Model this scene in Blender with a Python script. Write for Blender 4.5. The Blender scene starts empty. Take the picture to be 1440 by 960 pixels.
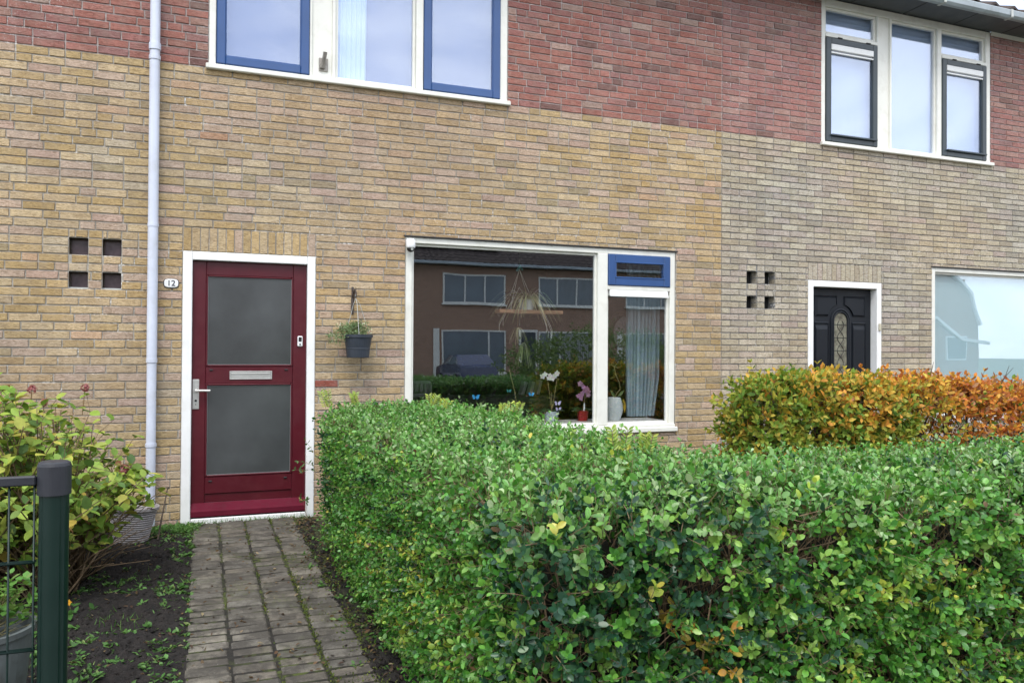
import bpy, math, random
import numpy as np
from mathutils import Vector, Matrix, noise as mnoise
random.seed(7); RNG = np.random.default_rng(11)
S = bpy.context.scene
COL = S.collection
PI = math.pi

# ------------------------------------------------------------------ materials
def new_mat(name):
    m = bpy.data.materials.new(name); m.use_nodes = True
    nt = m.node_tree; b = nt.nodes['Principled BSDF']
    return m, nt, b, nt.nodes['Material Output']
def N(nt, t, **k):
    n = nt.nodes.new(t)
    for a, v in k.items():
        if a in n.bl_rna.properties: setattr(n, a, v)
        else: n.inputs[a].default_value = v
    return n
def L(nt, a, b): nt.links.new(a, b)
def mixc(nt, fac, a, b, blend='MIX'):
    n = nt.nodes.new('ShaderNodeMix'); n.data_type = 'RGBA'; n.blend_type = blend
    for s, v in ((n.inputs[0], fac), (n.inputs[6], a), (n.inputs[7], b)):
        if hasattr(v, 'is_linked'): L(nt, v, s)
        else: s.default_value = v if isinstance(v, (int, float)) else (*v, 1)[:4]
    return n.outputs[2]
def rampf(nt, src, lo, hi, a=0.0, b=1.0):
    n = nt.nodes.new('ShaderNodeMapRange'); n.clamp = True
    L(nt, src, n.inputs[0])
    for i, v in zip((1, 2, 3, 4), (lo, hi, a, b)): n.inputs[i].default_value = v
    return n.outputs[0]
def math2(nt, op, a, b=0.0):
    n = nt.nodes.new('ShaderNodeMath'); n.operation = op
    for s, v in ((n.inputs[0], a), (n.inputs[1], b)):
        if hasattr(v, 'is_linked'): L(nt, v, s)
        else: s.default_value = v
    return n.outputs[0]
def coords(nt, scale=(1, 1, 1), kind='Object', loc=(0, 0, 0)):
    t = N(nt, 'ShaderNodeTexCoord'); m = N(nt, 'ShaderNodeMapping')
    m.inputs['Scale'].default_value = scale; m.inputs['Location'].default_value = loc
    L(nt, t.outputs[kind], m.inputs[0]); return m.outputs[0]
def noise(nt, vec, scale, detail=3.0, rough=.55, dist=0.0):
    n = N(nt, 'ShaderNodeTexNoise'); L(nt, vec, n.inputs['Vector'])
    n.inputs['Scale'].default_value = scale; n.inputs['Detail'].default_value = detail
    n.inputs['Roughness'].default_value = rough; n.inputs['Distortion'].default_value = dist
    return n.outputs['Fac']
def bump(nt, b, h, strength=.3, dist=.01):
    n = N(nt, 'ShaderNodeBump'); n.inputs['Strength'].default_value = strength
    n.inputs['Distance'].default_value = dist; L(nt, h, n.inputs['Height']); L(nt, n.outputs[0], b.inputs['Normal'])

def plain(name, col, rough=.5, var=.12, vscale=6.0, bstr=.0, bscale=40.0, metal=0.0, dirt=None, dirtamt=.0, coat=0.0, spec=.5):
    m, nt, b, o = new_mat(name)
    v = coords(nt)
    n1 = noise(nt, v, vscale, 5)
    dark = tuple(c * (1 - var) for c in col); lite = tuple(min(1, c * (1 + var)) for c in col)
    c = mixc(nt, rampf(nt, n1, .3, .7), dark, lite)
    if dirt:
        n2 = noise(nt, v, vscale * 2.7, 6, .65)
        c = mixc(nt, math2(nt, 'MULTIPLY', rampf(nt, n2, .5, .72), dirtamt), c, dirt)
    L(nt, c, b.inputs['Base Color'])
    L(nt, rampf(nt, noise(nt, v, vscale * 4, 3), .3, .7, rough * .85, min(1, rough * 1.15)), b.inputs['Roughness'])
    b.inputs['Metallic'].default_value = metal
    b.inputs['Coat Weight'].default_value = coat
    b.inputs['Specular IOR Level'].default_value = spec
    if bstr: bump(nt, b, noise(nt, v, bscale, 4), bstr, .004)
    return m

def brick_mat():
    m, nt, b, o = new_mat('rustic_brick')
    at = N(nt, 'ShaderNodeAttribute', attribute_name='col')
    v = coords(nt)
    grooves = noise(nt, coords(nt, (22, 22, 135)), 1.0, 5, .62, 1.8)
    fine = noise(nt, coords(nt, (60, 60, 160)), 1.0, 4, .65, .5)
    blot = noise(nt, v, 9.0, 4, .6)
    c = mixc(nt, rampf(nt, grooves, .38, .54, 1.0, 0), at.outputs['Color'], (.50, .45, .40), 'MULTIPLY')
    c = mixc(nt, rampf(nt, fine, .3, .7, .30, 0), c, (.30, .29, .26), 'MULTIPLY')
    c = mixc(nt, rampf(nt, blot, .45, .75, 0, .35), c, (.36, .30, .25))
    # white efflorescence specks, gathered in a few areas
    area = rampf(nt, noise(nt, v, 1.1, 3, .6), .50, .68)
    st = rampf(nt, noise(nt, coords(nt, (7, 7, .45)), 1.0, 4, .6), .40, .68, 0, .28)
    c = mixc(nt, st, c, (.56, .54, .50), 'MULTIPLY')
    sp = rampf(nt, noise(nt, coords(nt, (1, 1, 2.2)), 55, 4, .7), .60, .66)
    c = mixc(nt, math2(nt, 'MULTIPLY', math2(nt, 'MULTIPLY', area, sp), .8), c, (.72, .72, .70))
    L(nt, c, b.inputs['Base Color']); b.inputs['Roughness'].default_value = .85
    b.inputs['Specular IOR Level'].default_value = .25
    h = math2(nt, 'ADD', grooves, math2(nt, 'MULTIPLY', fine, .5))
    bump(nt, b, h, .9, .007)
    return m
def mortar_mat():
    m, nt, b, o = new_mat('mortar')
    at = N(nt, 'ShaderNodeAttribute', attribute_name='col')
    v = coords(nt)
    c = mixc(nt, rampf(nt, noise(nt, v, 30, 5, .7), .3, .7, .6, 0), at.outputs['Color'], (.5, .48, .45), 'MULTIPLY')
    area = rampf(nt, noise(nt, v, 1.1, 3, .6), .47, .62)
    sp = rampf(nt, noise(nt, v, 38, 4, .7), .55, .62)
    c = mixc(nt, math2(nt, 'MULTIPLY', area, sp), c, (.78, .78, .76))
    L(nt, c, b.inputs['Base Color']); b.inputs['Roughness'].default_value = .95
    bump(nt, b, noise(nt, v, 120, 4), .6, .004)
    return m
def attr_mat(name, rough=.5, transl=.25, nscale=60, var=.25, spec=.5, bstr=.15):
    m, nt, b, o = new_mat(name)
    at = N(nt, 'ShaderNodeAttribute', attribute_name='col')
    v = coords(nt)
    c = mixc(nt, rampf(nt, noise(nt, v, nscale, 3), .3, .7, var, 0), at.outputs['Color'], (.35, .38, .3), 'MULTIPLY')
    L(nt, c, b.inputs['Base Color']); b.inputs['Roughness'].default_value = rough
    b.inputs['Specular IOR Level'].default_value = spec
    if bstr: bump(nt, b, noise(nt, v, nscale * 3, 2), bstr, .002)
    if transl:
        t = N(nt, 'ShaderNodeBsdfTranslucent'); L(nt, mixc(nt, .5, c, (1.0, 1.0, .5), 'MULTIPLY'), t.inputs['Color'])
        mx = N(nt, 'ShaderNodeMixShader'); mx.inputs[0].default_value = transl
        L(nt, b.outputs[0], mx.inputs[1]); L(nt, t.outputs[0], mx.inputs[2]); L(nt, mx.outputs[0], o.inputs[0])
    return m
def glass_mat(name, ior, tint=(1, 1, 1), wav=.004, refl=(.86, .93, 1, 1)):
    m, nt, b, o = new_mat(name); nt.nodes.remove(b)
    fr = N(nt, 'ShaderNodeFresnel'); ge = N(nt, 'ShaderNodeNewGeometry')
    L(nt, rampf(nt, ge.outputs['Backfacing'], 0, 1, ior, 1 / ior), fr.inputs[0])
    g = N(nt, 'ShaderNodeBsdfGlossy'); g.inputs['Roughness'].default_value = .0; g.inputs['Color'].default_value = refl
    t = N(nt, 'ShaderNodeBsdfTransparent'); t.inputs['Color'].default_value = (*tint, 1)
    bp = N(nt, 'ShaderNodeBump'); bp.inputs['Strength'].default_value = wav * 10; bp.inputs['Distance'].default_value = .01
    L(nt, noise(nt, coords(nt, (1, 1, 1)), 1.6, 1), bp.inputs['Height']); L(nt, bp.outputs[0], g.inputs['Normal'])
    mx = N(nt, 'ShaderNodeMixShader'); L(nt, fr.outputs[0], mx.inputs[0]); L(nt, t.outputs[0], mx.inputs[1]); L(nt, g.outputs[0], mx.inputs[2])
    L(nt, mx.outputs[0], o.inputs[0]); return m
def paver_mat():
    m, nt, b, o = new_mat('concrete_paver')
    at = N(nt, 'ShaderNodeAttribute', attribute_name='col'); v = coords(nt)
    c = mixc(nt, rampf(nt, noise(nt, v, 60, 5, .7), .3, .7, .55, 0), at.outputs['Color'], (.45, .42, .38), 'MULTIPLY')
    d = rampf(nt, noise(nt, v, 4.5, 8, .80, .2), .40, .55)
    c = mixc(nt, math2(nt, 'MULTIPLY', d, .9), c, (.050, .044, .036))
    ms = math2(nt, 'MULTIPLY', rampf(nt, noise(nt, v, 2.0, 4), .5, .68), rampf(nt, noise(nt, v, 45, 4), .46, .6))
    c = mixc(nt, math2(nt, 'MULTIPLY', ms, .6), c, (.075, .085, .03))
    gr = rampf(nt, noise(nt, v, 230, 2), .68, .72)
    c = mixc(nt, math2(nt, 'MULTIPLY', gr, .5), c, (.42, .40, .37))
    L(nt, c, b.inputs['Base Color']); b.inputs['Roughness'].default_value = .85
    bump(nt, b, noise(nt, v, 110, 5, .7), .7, .004); return m
def soil_mat(name, base, lite, moss=0.0):
    m, nt, b, o = new_mat(name); v = coords(nt)
    c = mixc(nt, rampf(nt, noise(nt, v, 25, 6, .7), .35, .7), base, lite)
    if moss:
        ms = math2(nt, 'MULTIPLY', rampf(nt, noise(nt, v, 1.9, 3), .42, .6), rampf(nt, noise(nt, v, 30, 4), .42, .58))
        c = mixc(nt, math2(nt, 'MULTIPLY', ms, moss), c, (.085, .11, .02))
    sp = rampf(nt, noise(nt, v, 140, 2), .70, .74)
    c = mixc(nt, math2(nt, 'MULTIPLY', sp, .6), c, (.22, .19, .16))
    L(nt, c, b.inputs['Base Color']); b.inputs['Roughness'].default_value = .95
    bump(nt, b, noise(nt, v, 60, 6, .75), 1.0, .012); return m
def brick_tex_mat(name, c1, c2, mort, sw=.22, sh=.0632):
    m, nt, b, o = new_mat(name)
    t = N(nt, 'ShaderNodeTexCoord'); sx = N(nt, 'ShaderNodeSeparateXYZ'); L(nt, t.outputs['Object'], sx.inputs[0])
    cb = N(nt, 'ShaderNodeCombineXYZ'); L(nt, math2(nt, 'ADD', sx.outputs[0], sx.outputs[1]), cb.inputs[0]); L(nt, sx.outputs[2], cb.inputs[1])
    k = N(nt, 'ShaderNodeTexBrick'); L(nt, cb.outputs[0], k.inputs['Vector'])
    k.inputs['Color1'].default_value = (*c1, 1); k.inputs['Color2'].default_value = (*c2, 1); k.inputs['Mortar'].default_value = (*mort, 1)
    k.inputs['Scale'].default_value = 1; k.inputs['Brick Width'].default_value = sw; k.inputs['Row Height'].default_value = sh
    k.inputs['Mortar Size'].default_value = .006
    c = mixc(nt, rampf(nt, noise(nt, t.outputs['Object'], 30, 4), .3, .7, .4, 0), k.outputs['Color'], (.5, .5, .5), 'MULTIPLY')
    L(nt, c, b.inputs['Base Color']); b.inputs['Roughness'].default_value = .9; return m

M = {}
M['brick'] = brick_mat(); M['mortar'] = mortar_mat()
M['cream'] = plain('cream_paint', (.74, .74, .68), .42, .05, 3, dirt=(.45, .42, .34), dirtamt=.30)
M['white'] = plain('white_paint', (.80, .81, .80), .4, .04, 3, dirt=(.5, .48, .42), dirtamt=.25)
M['blue'] = plain('blue_paint', (.022, .072, .215), .35, .10, 3, coat=.2)
M['green_dark'] = plain('dark_green_paint', (.026, .040, .048), .35, .10, 3)
M['red_paint'] = plain('burgundy_paint', (.076, .0042, .011), .36, .10, 4, coat=.1, dirt=(.13, .03, .03), dirtamt=.2)
M['black_paint'] = plain('navy_black_paint', (.006, .0085, .013), .45, .1, 4, spec=.3)
M['pipe'] = plain('pale_grey_plastic', (.56, .60, .70), .42, .06, 2, dirt=(.42, .43, .45), dirtamt=.5)
M['gutter'] = plain('grey_gutter_plastic', (.34, .39, .42), .45, .12, 3, dirt=(.22, .24, .22), dirtamt=.7)
M['soffit'] = plain('dark_grey_soffit', (.075, .082, .088), .6, .1, 2)
M['tile'] = plain('brown_roof_tile', (.075, .062, .058), .95, .25, 6, .3, 60, spec=.08)
M['steel'] = plain('brushed_steel', (.62, .62, .60), .35, .05, 10, metal=.7)
M['oldsteel'] = plain('weathered_steel', (.30, .28, .25), .5, .2, 30, metal=.4)
M['dark_metal'] = plain('dark_rusty_iron', (.055, .045, .042), .6, .3, 30, .3, 120, dirt=(.18, .07, .03), dirtamt=.6)
M['rubber'] = plain('black_rubber', (.012, .012, .013), .6)
M['frosted'] = plain('grey_frosted_glass', (.055, .060, .062), .20, .40, 1.3, .12, 300, spec=.9)
M['glass'] = glass_mat('window_glass', 2.25, wav=.006)
M['glass_up'] = glass_mat('upper_window_glass', 2.5, refl=(.70, .79, 1.0, 1))
M['sky_tint'] = plain('lavender_sky_tint', (.13, .16, .26), .8, .06, 1.2)  # lavender of the reflected sky, put into a sheet behind the panes
M['sky_tint_b'] = plain('pale_blue_sky_tint', (.36, .46, .60), .8, .06, 1.2)  # paler blue version, also imitating sky reflected in the panes
M['film'] = plain('pale_blue_window_film', (.46, .64, .68), .6, .05, .9)
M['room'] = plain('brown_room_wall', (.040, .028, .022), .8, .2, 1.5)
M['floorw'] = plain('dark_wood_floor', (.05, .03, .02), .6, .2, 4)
M['interior_white'] = plain('white_window_board', (.6, .6, .57), .5)
M['lead'] = plain('dark_flashing', (.02, .02, .022), .6, .2, 8)
M['leaded'] = plain('leaded_glass', (.16, .16, .12), .12, .6, 14, .5, 30, spec=.9, dirt=(.10, .05, .05), dirtamt=.7)
M['leadcame'] = plain('lead_came', (.03, .03, .03), .45, metal=.5)
M['fence'] = plain('dark_green_coating', (.0025, .015, .011), .4, .15, 4, spec=.35)
M['cap'] = plain('anthracite_plastic', (.016, .018, .024), .5, .15, 20, .1, 80)
M['anthracite'] = plain('anthracite_pot', (.028, .036, .050), .5, .15, 12)
M['greypot'] = plain('grey_concrete_pot', (.11, .125, .125), .6, .2, 8, dirt=(.05, .05, .04), dirtamt=.6)
M['ribpot'] = plain('taupe_plastic_pot', (.30, .28, .28), .55, .1, 8, dirt=(.12, .1, .09), dirtamt=.4)
M['soil'] = soil_mat('dark_soil', (.0055, .0045, .004), (.024, .018, .015))
M['joint'] = soil_mat('mossy_joint_soil', (.010, .009, .007), (.034, .029, .023), moss=.9)
M['lawn'] = soil_mat('garden_earth', (.03, .03, .015), (.06, .07, .03), moss=.8)
M['paver'] = paver_mat()
M['slab'] = plain('pavement_slab', (.20, .19, .18), .85, .2, 5, .4, 80)
M['asphalt'] = plain('asphalt', (.05, .05, .052), .85, .2, 5, .5, 150)
M['ground'] = plain('rough_grass_ground', (.045, .065, .025), .9, .4, .8, .6, 20)
M['leaf'] = attr_mat('privet_leaf', .33, .26, 40, .30, .5, 0)
M['leaf_m'] = attr_mat('matt_leaf', .55, .30, 40, .30, .35, 0)
M['leaf_dry'] = attr_mat('autumn_leaf', .6, .35, 50, .35, .3, 0)
M['petal'] = attr_mat('petal', .6, .35, 90, .2, .3, 0)
M['bark'] = plain('brown_twig_bark', (.17, .115, .065), .8, .4, 30, .3, 120)
M['twig_pale'] = plain('pale_dead_twig', (.26, .18, .10), .8, .4, 30)
M['bark_dark'] = plain('dark_branch_bark', (.055, .040, .028), .85, .4, 30, .3, 120)
M['core'] = plain('shaded_twig_core', (.010, .009, .005), .95, .7, 40, 1.0, 60)  # near-black twig colour with the hedge's inner shade painted in
M['oppbrick'] = brick_tex_mat('brown_brick', (.42, .26, .18), (.34, .21, .145), (.32, .25, .20))
M['sidebrick'] = brick_tex_mat('side_brick', (.45, .33, .16), (.40, .30, .18), (.3, .28, .25))
M['oppglass'] = plain('dark_window_pane', (.09, .12, .14), .1, .3, .7, spec=.8)
M['paleclad'] = plain('pale_render', (.30, .36, .38), .8, .08, 1.5)
M['solar'] = plain('solar_panel', (.045, .06, .10), .2, .1, 1, spec=.8)
M['carblue'] = plain('blue_car_paint', (.015, .03, .09), .25, .05, 1, coat=.8)
M['wood'] = plain('pale_wood_board', (.42, .24, .13), .55, .2, 8)
M['rope'] = plain('pale_cord', (.62, .62, .55), .8)
M['ceramic'] = plain('white_ceramic', (.70, .78, .78), .25, .04, 5)
M['bluepot'] = plain('pale_grey_blue_pot', (.45, .54, .58), .4, .05, 5)
M['redpot'] = plain('red_pot', (.28, .008, .012), .3, .05, 5)
M['blackpot'] = plain('black_pot', (.015, .018, .02), .4, .05, 5)
M['curtain'] = plain('grey_blue_curtain', (.34, .46, .52), .8, .15, 4)
M['curtain_pale'] = plain('pale_blue_curtain', (.52, .68, .82), .8, .08, 4)
M['wicker'] = plain('dark_brown_wicker', (.10, .07, .04), .7, .5, 60, .8, 60)
M['mirrorglass'] = plain('amber_mirror', (.05, .028, .012), .25, .8, 6, spec=.6)
M['greybook'] = plain('pale_grey_cover', (.45, .47, .45), .6)
M['sofa'] = plain('dark_stripe_cloth', (.10, .10, .08), .9, .4, 9)
M['digit'] = plain('black_enamel', (.01, .012, .02), .4)
M['enamel'] = plain('white_enamel', (.80, .81, .82), .25, .03, 9)
M['teal'] = plain('teal_plastic', (.05, .32, .32), .4)
M['bluefly'] = plain('bright_blue_wing', (.05, .35, .70), .4, .4, 60)
M['lilacfly'] = plain('lilac_wing', (.55, .52, .78), .4, .15, 60)
M['moss'] = attr_mat('moss', .9, .1, 60, .3, .2, 0)

# ------------------------------------------------------------------ mesh building
class MB:
    def __init__(s): s.v = []; s.f = []; s.c = []; s.mi = []
    def add(s, vs, fs, col=None, mi=0):
        o = len(s.v); s.v += [tuple(p) for p in vs]; s.f += [tuple(o + i for i in f) for f in fs]
        s.c += [col or (1, 1, 1)] * len(vs); s.mi += [mi] * len(fs)
    def box(s, x0, x1, y0, y1, z0, z1, col=None, mi=0, bev=0.0):
        if bev:
            b = min(bev, (x1 - x0) / 3, (y1 - y0) / 3, (z1 - z0) / 3); vs = []; 
            X, Y, Z = (x0, x1), (y0, y1), (z0, z1); idx = {}
            for i in (0, 1):
                for j in (0, 1):
                    for k in (0, 1):
                        sx, sy, sz = (b, -b)[i], (b, -b)[j], (b, -b)[k]
                        idx[i, j, k, 'x'] = len(vs); vs.append((X[i], Y[j] + sy, Z[k] + sz))
                        idx[i, j, k, 'y'] = len(vs); vs.append((X[i] + sx, Y[j], Z[k] + sz))
                        idx[i, j, k, 'z'] = len(vs); vs.append((X[i] + sx, Y[j] + sy, Z[k]))
            fs = []
            for i in (0, 1): fs.append([idx[i, j, k, 'x'] for j, k in ((0, 0), (1, 0), (1, 1), (0, 1))])
            for j in (0, 1): fs.append([idx[i, j, k, 'y'] for i, k in ((0, 0), (1, 0), (1, 1), (0, 1))])
            for k in (0, 1): fs.append([idx[i, j, k, 'z'] for i, j in ((0, 0), (1, 0), (1, 1), (0, 1))])
            for j in (0, 1):
                for k in (0, 1): fs.append([idx[0, j, k, 'y'], idx[1, j, k, 'y'], idx[1, j, k, 'z'], idx[0, j, k, 'z']])
            for i in (0, 1):
                for k in (0, 1): fs.append([idx[i, 0, k, 'x'], idx[i, 1, k, 'x'], idx[i, 1, k, 'z'], idx[i, 0, k, 'z']])
                for j in (0, 1):
                    if k == 0: pass
            for i in (0, 1):
                for j in (0, 1): fs.append([idx[i, j, 0, 'x'], idx[i, j, 1, 'x'], idx[i, j, 1, 'y'], idx[i, j, 0, 'y']])
            for i in (0, 1):
                for j in (0, 1):
                    for k in (0, 1): fs.append([idx[i, j, k, 'x'], idx[i, j, k, 'y'], idx[i, j, k, 'z']])
            c = Vector(((x0 + x1) / 2, (y0 + y1) / 2, (z0 + z1) / 2)); out = []
            for f in fs:
                p = [Vector(vs[i]) for i in f]; n = (p[1] - p[0]).cross(p[2] - p[0])
                out.append(f if n.dot(sum(p, Vector()) / len(p) - c) > 0 else f[::-1])
            s.add(vs, out, col, mi); return
        vs = [(x, y, z) for z in (z0, z1) for y in (y0, y1) for x in (x0, x1)]
        s.add(vs, [(0, 2, 3, 1), (4, 5, 7, 6), (0, 1, 5, 4), (2, 6, 7, 3), (0, 4, 6, 2), (1, 3, 7, 5)], col, mi)
    def quad(s, a, b, c, d, col=None, mi=0): s.add([a, b, c, d], [(0, 1, 2, 3)], col, mi)
    def tube(s, pts, r, n=8, caps=True, col=None, mi=0):
        pts = [Vector(p) for p in pts]; rs = r if isinstance(r, (list, tuple)) else [r] * len(pts)
        vs = []; up = None
        for i, p in enumerate(pts):
            d = (pts[min(i + 1, len(pts) - 1)] - pts[max(i - 1, 0)])
            d = d.normalized() if d.length > 1e-9 else Vector((0, 0, 1))
            if up is None: up = d.orthogonal().normalized()
            a = (up - d * up.dot(d)); a = a.normalized() if a.length > 1e-6 else d.orthogonal().normalized(); up = a; b = d.cross(a)
            for k in range(n):
                t = 2 * PI * k / n; vs.append(p + (a * math.cos(t) + b * math.sin(t)) * rs[i])
        fs = [(i * n + k, i * n + (k + 1) % n, (i + 1) * n + (k + 1) % n, (i + 1) * n + k) for i in range(len(pts) - 1) for k in range(n)]
        if caps: fs += [tuple(range(n))[::-1], tuple((len(pts) - 1) * n + k for k in range(n))]
        s.add(vs, fs, col, mi)
    def lathe(s, prof, cx=0, cy=0, n=28, col=None, mi=0, sq=0.0):
        vs = []
        for r, z in prof:
            for k in range(n):
                t = 2 * PI * k / n; vs.append((cx + r * math.cos(t), cy + r * math.sin(t), z))
        fs = [(i * n + k, i * n + (k + 1) % n, (i + 1) * n + (k + 1) % n, (i + 1) * n + k) for i in range(len(prof) - 1) for k in range(n)]
        if prof[0][0] > 1e-4: fs.append(tuple(range(n))[::-1])
        s.add(vs, fs, col, mi)
    def build(s, name, mat, parent=None, smooth=False, colors=False):
        me = bpy.data.meshes.new(name); me.from_pydata(s.v, [], s.f)
        for m in (mat if isinstance(mat, list) else [mat]): me.materials.append(m)
        if any(s.mi): me.polygons.foreach_set('material_index', s.mi)
        if smooth: me.polygons.foreach_set('use_smooth', [True] * len(s.f))
        if colors:
            a = me.attributes.new('col', 'FLOAT_COLOR', 'POINT'); a.data.foreach_set('color', np.array([(*c, 1) for c in s.c], 'f').ravel())
        me.update()
        o = bpy.data.objects.new(name, me); COL.objects.link(o)
        if parent: o.parent = parent
        return o

def thing(name, label, cat, loc=(0, 0, 0), group=None, rz=0):
    o = bpy.data.objects.new(name, None); COL.objects.link(o); o.location = loc; o.rotation_euler = (0, 0, rz)
    o.empty_display_size = .1; o['label'] = label; o['category'] = cat
    if group: o['group'] = group
    return o
def tag(o, label, cat, group=None):
    o['label'] = label; o['category'] = cat
    if group: o['group'] = group
    return o
def kind(o, k): o['kind'] = k; return o
def child(parent, o): o.parent = parent; return o
def copy_tree(o, parent=None):
    c = o.copy(); COL.objects.link(c); c.parent = parent
    for ch in [k for k in bpy.data.objects if k.parent == o]: copy_tree(ch, c)
    return c

# ------------------------------------------------------------------ leaves (numpy)
def unit(a): return a / np.maximum(np.linalg.norm(a, axis=-1, keepdims=True), 1e-9)
LT = np.array([(0, 0, 0), (-.30, .25, .02), (0, .25, -.05), (.30, .25, .02), (-.36, .58, .0), (0, .60, -.07), (.36, .58, .0), (0, 1, -.12)], float)
LF = [(0, 2, 1), (0, 3, 2), (1, 2, 5, 4), (2, 3, 6, 5), (4, 5, 7), (5, 6, 7)]
PT = np.array([(0, 0, 0), (-.24, .16, .02), (0, .17, -.03), (.24, .16, .02), (-.40, .48, .02), (0, .5, -.06), (.40, .48, .02), (-.30, .80, -.02), (0, .82, -.09), (.30, .80, -.02), (0, .99, -.13)], float)
PF = [(0, 2, 1), (0, 3, 2), (1, 2, 5, 4), (2, 3, 6, 5), (4, 5, 8, 7), (5, 6, 9, 8), (7, 8, 10), (8, 9, 10)]
# long blade
BT = np.array([(-.5, 0, 0), (.5, 0, 0), (-.42, .35, .06), (.42, .35, .06), (-.28, .7, .02), (.28, .7, .02), (0, 1, -.15)], float)
BF = [(0, 1, 3, 2), (2, 3, 5, 4), (4, 5, 6)]
def leaf_mesh(name, pos, axis, nrm, length, width, cols, mat, parent=None, T=LT, F=LF, curl=None):
    n = len(pos); axis = unit(axis); side = unit(np.cross(axis, nrm)); nrm = np.cross(side, axis)
    length = np.broadcast_to(length, n)[:, None, None]; width = np.broadcast_to(width, n)[:, None, None]
    k = np.ones(n) if curl is None else curl
    V = pos[:, None] + side[:, None] * T[None, :, 0:1] * width + axis[:, None] * T[None, :, 1:2] * length + nrm[:, None] * T[None, :, 2:3] * length * k[:, None, None]
    nv = len(T); V = V.reshape(-1, 3)
    loops = np.concatenate([np.array(f) for f in F]); sizes = np.array([len(f) for f in F])
    LI = (loops[None] + (np.arange(n) * nv)[:, None]).ravel(); SZ = np.tile(sizes, n)
    ST = np.concatenate([[0], np.cumsum(SZ)[:-1]])
    me = bpy.data.meshes.new(name); me.vertices.add(len(V)); me.vertices.foreach_set('co', V.astype('f').ravel())
    me.loops.add(len(LI)); me.loops.foreach_set('vertex_index', LI.astype('i'))
    me.polygons.add(len(SZ)); me.polygons.foreach_set('loop_start', ST.astype('i'))
    me.update(calc_edges=True)
    me.polygons.foreach_set('use_smooth', [True] * len(SZ))
    a = me.attributes.new('col', 'FLOAT_COLOR', 'POINT')
    C4 = np.ones((n, nv, 4), 'f'); C4[:, :, :3] = cols[:, None]; a.data.foreach_set('color', C4.ravel())
    me.materials.append(mat); me.validate(); me.update()
    o = bpy.data.objects.new(name, me); COL.objects.link(o)
    if parent: o.parent = parent
    return o
def wob(p, f=1.0, ph=0.0):   # cheap smooth noise -1..1
    x, y, z = p[:, 0] * f + ph, p[:, 1] * f + ph * 1.7, p[:, 2] * f + ph * .6
    return (np.sin(2.1 * x + 1.3 * y + .7) * np.cos(1.9 * z - 1.1 * y + ph) + np.sin(3.7 * y - 2.3 * z + 1.9 * x) * .6 + np.sin(5.3 * x + 4.1 * z + 2) * .4) / 2
def pal(cols, w, n):
    cols = np.array(cols, float); i = RNG.choice(len(cols), n, p=np.array(w) / sum(w)); c = cols[i]
    return c * RNG.uniform(.8, 1.2, (n, 1)) * RNG.uniform(.94, 1.06, (n, 3))
def sprigs(p, nrm, per=8, slen=(.07, .13), up=.5, rnd=.45, ang=55, l=(.022, .036), wr=.95, T=LT):
    """leaf pairs along short shoots; returns leaf arrays, index of shoot, and shoot segments"""
    n = len(p); d = unit(nrm * .7 + np.array([0, 0, 1.]) * up + RNG.normal(0, rnd, (n, 3)))
    s0 = unit(np.cross(d, RNG.normal(0, 1, (n, 3)))); s1 = np.cross(d, s0)
    L_ = RNG.uniform(*slen, n); P = []; A = []; Q = []; I = []; Z = []
    pairs = per // 2; a = math.radians(ang)
    for k in range(pairs):
        t = (k + .6) / pairs; s = s0 if k % 2 == 0 else s1
        for sg in (-1, 1):
            aa = a * RNG.uniform(.6, 1.25, n)[:, None] * (1.15 - .45 * t)
            P.append(p + d * (L_ * t)[:, None]); A.append(d * np.cos(aa) + s * sg * np.sin(aa) + RNG.normal(0, .12, (n, 3)))
            Q.append(d * np.sin(aa) - s * sg * np.cos(aa) + RNG.normal(0, .25, (n, 3))); I.append(np.arange(n))
            Z.append(RNG.uniform(*l, n) * (1.12 - .35 * t))
    Z = np.concatenate(Z)
    return np.concatenate(P), np.concatenate(A), np.concatenate(Q), Z, Z * wr, np.concatenate(I), (p - d * .05, p + d * L_[:, None])
def twigs_mesh(name, a, b, r, mat, parent, mid=None):
    """many thin three-sided twigs a->b as one mesh"""
    n = len(a); d = unit(b - a); s = unit(np.cross(d, RNG.normal(0, 1, (n, 3)))); t = np.cross(d, s); vs = []
    bend = RNG.normal(0, .06, (n, 3)) * np.linalg.norm(b - a, axis=1)[:, None]
    rr = np.broadcast_to(r, n)[:, None]
    for q, rad in ((a, 1.0), ((a + b) / 2 + bend, .75), (b, .4)):
        for k in range(3):
            th = 2 * PI * k / 3; vs.append(q + (s * math.cos(th) + t * math.sin(th)) * rr * rad)
    V = np.stack(vs, 1).reshape(-1, 3)
    F = [(i * 3 + k, i * 3 + (k + 1) % 3, i * 3 + 3 + (k + 1) % 3, i * 3 + 3 + k) for i in range(2) for k in range(3)]
    idx = (np.array(F)[None] + (np.arange(n) * 9)[:, None, None]).reshape(-1, 4)
    me = bpy.data.meshes.new(name); me.from_pydata(V.tolist(), [], idx.tolist()); me.materials.append(mat)
    o = bpy.data.objects.new(name, me); COL.objects.link(o); o.parent = parent; return o

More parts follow.
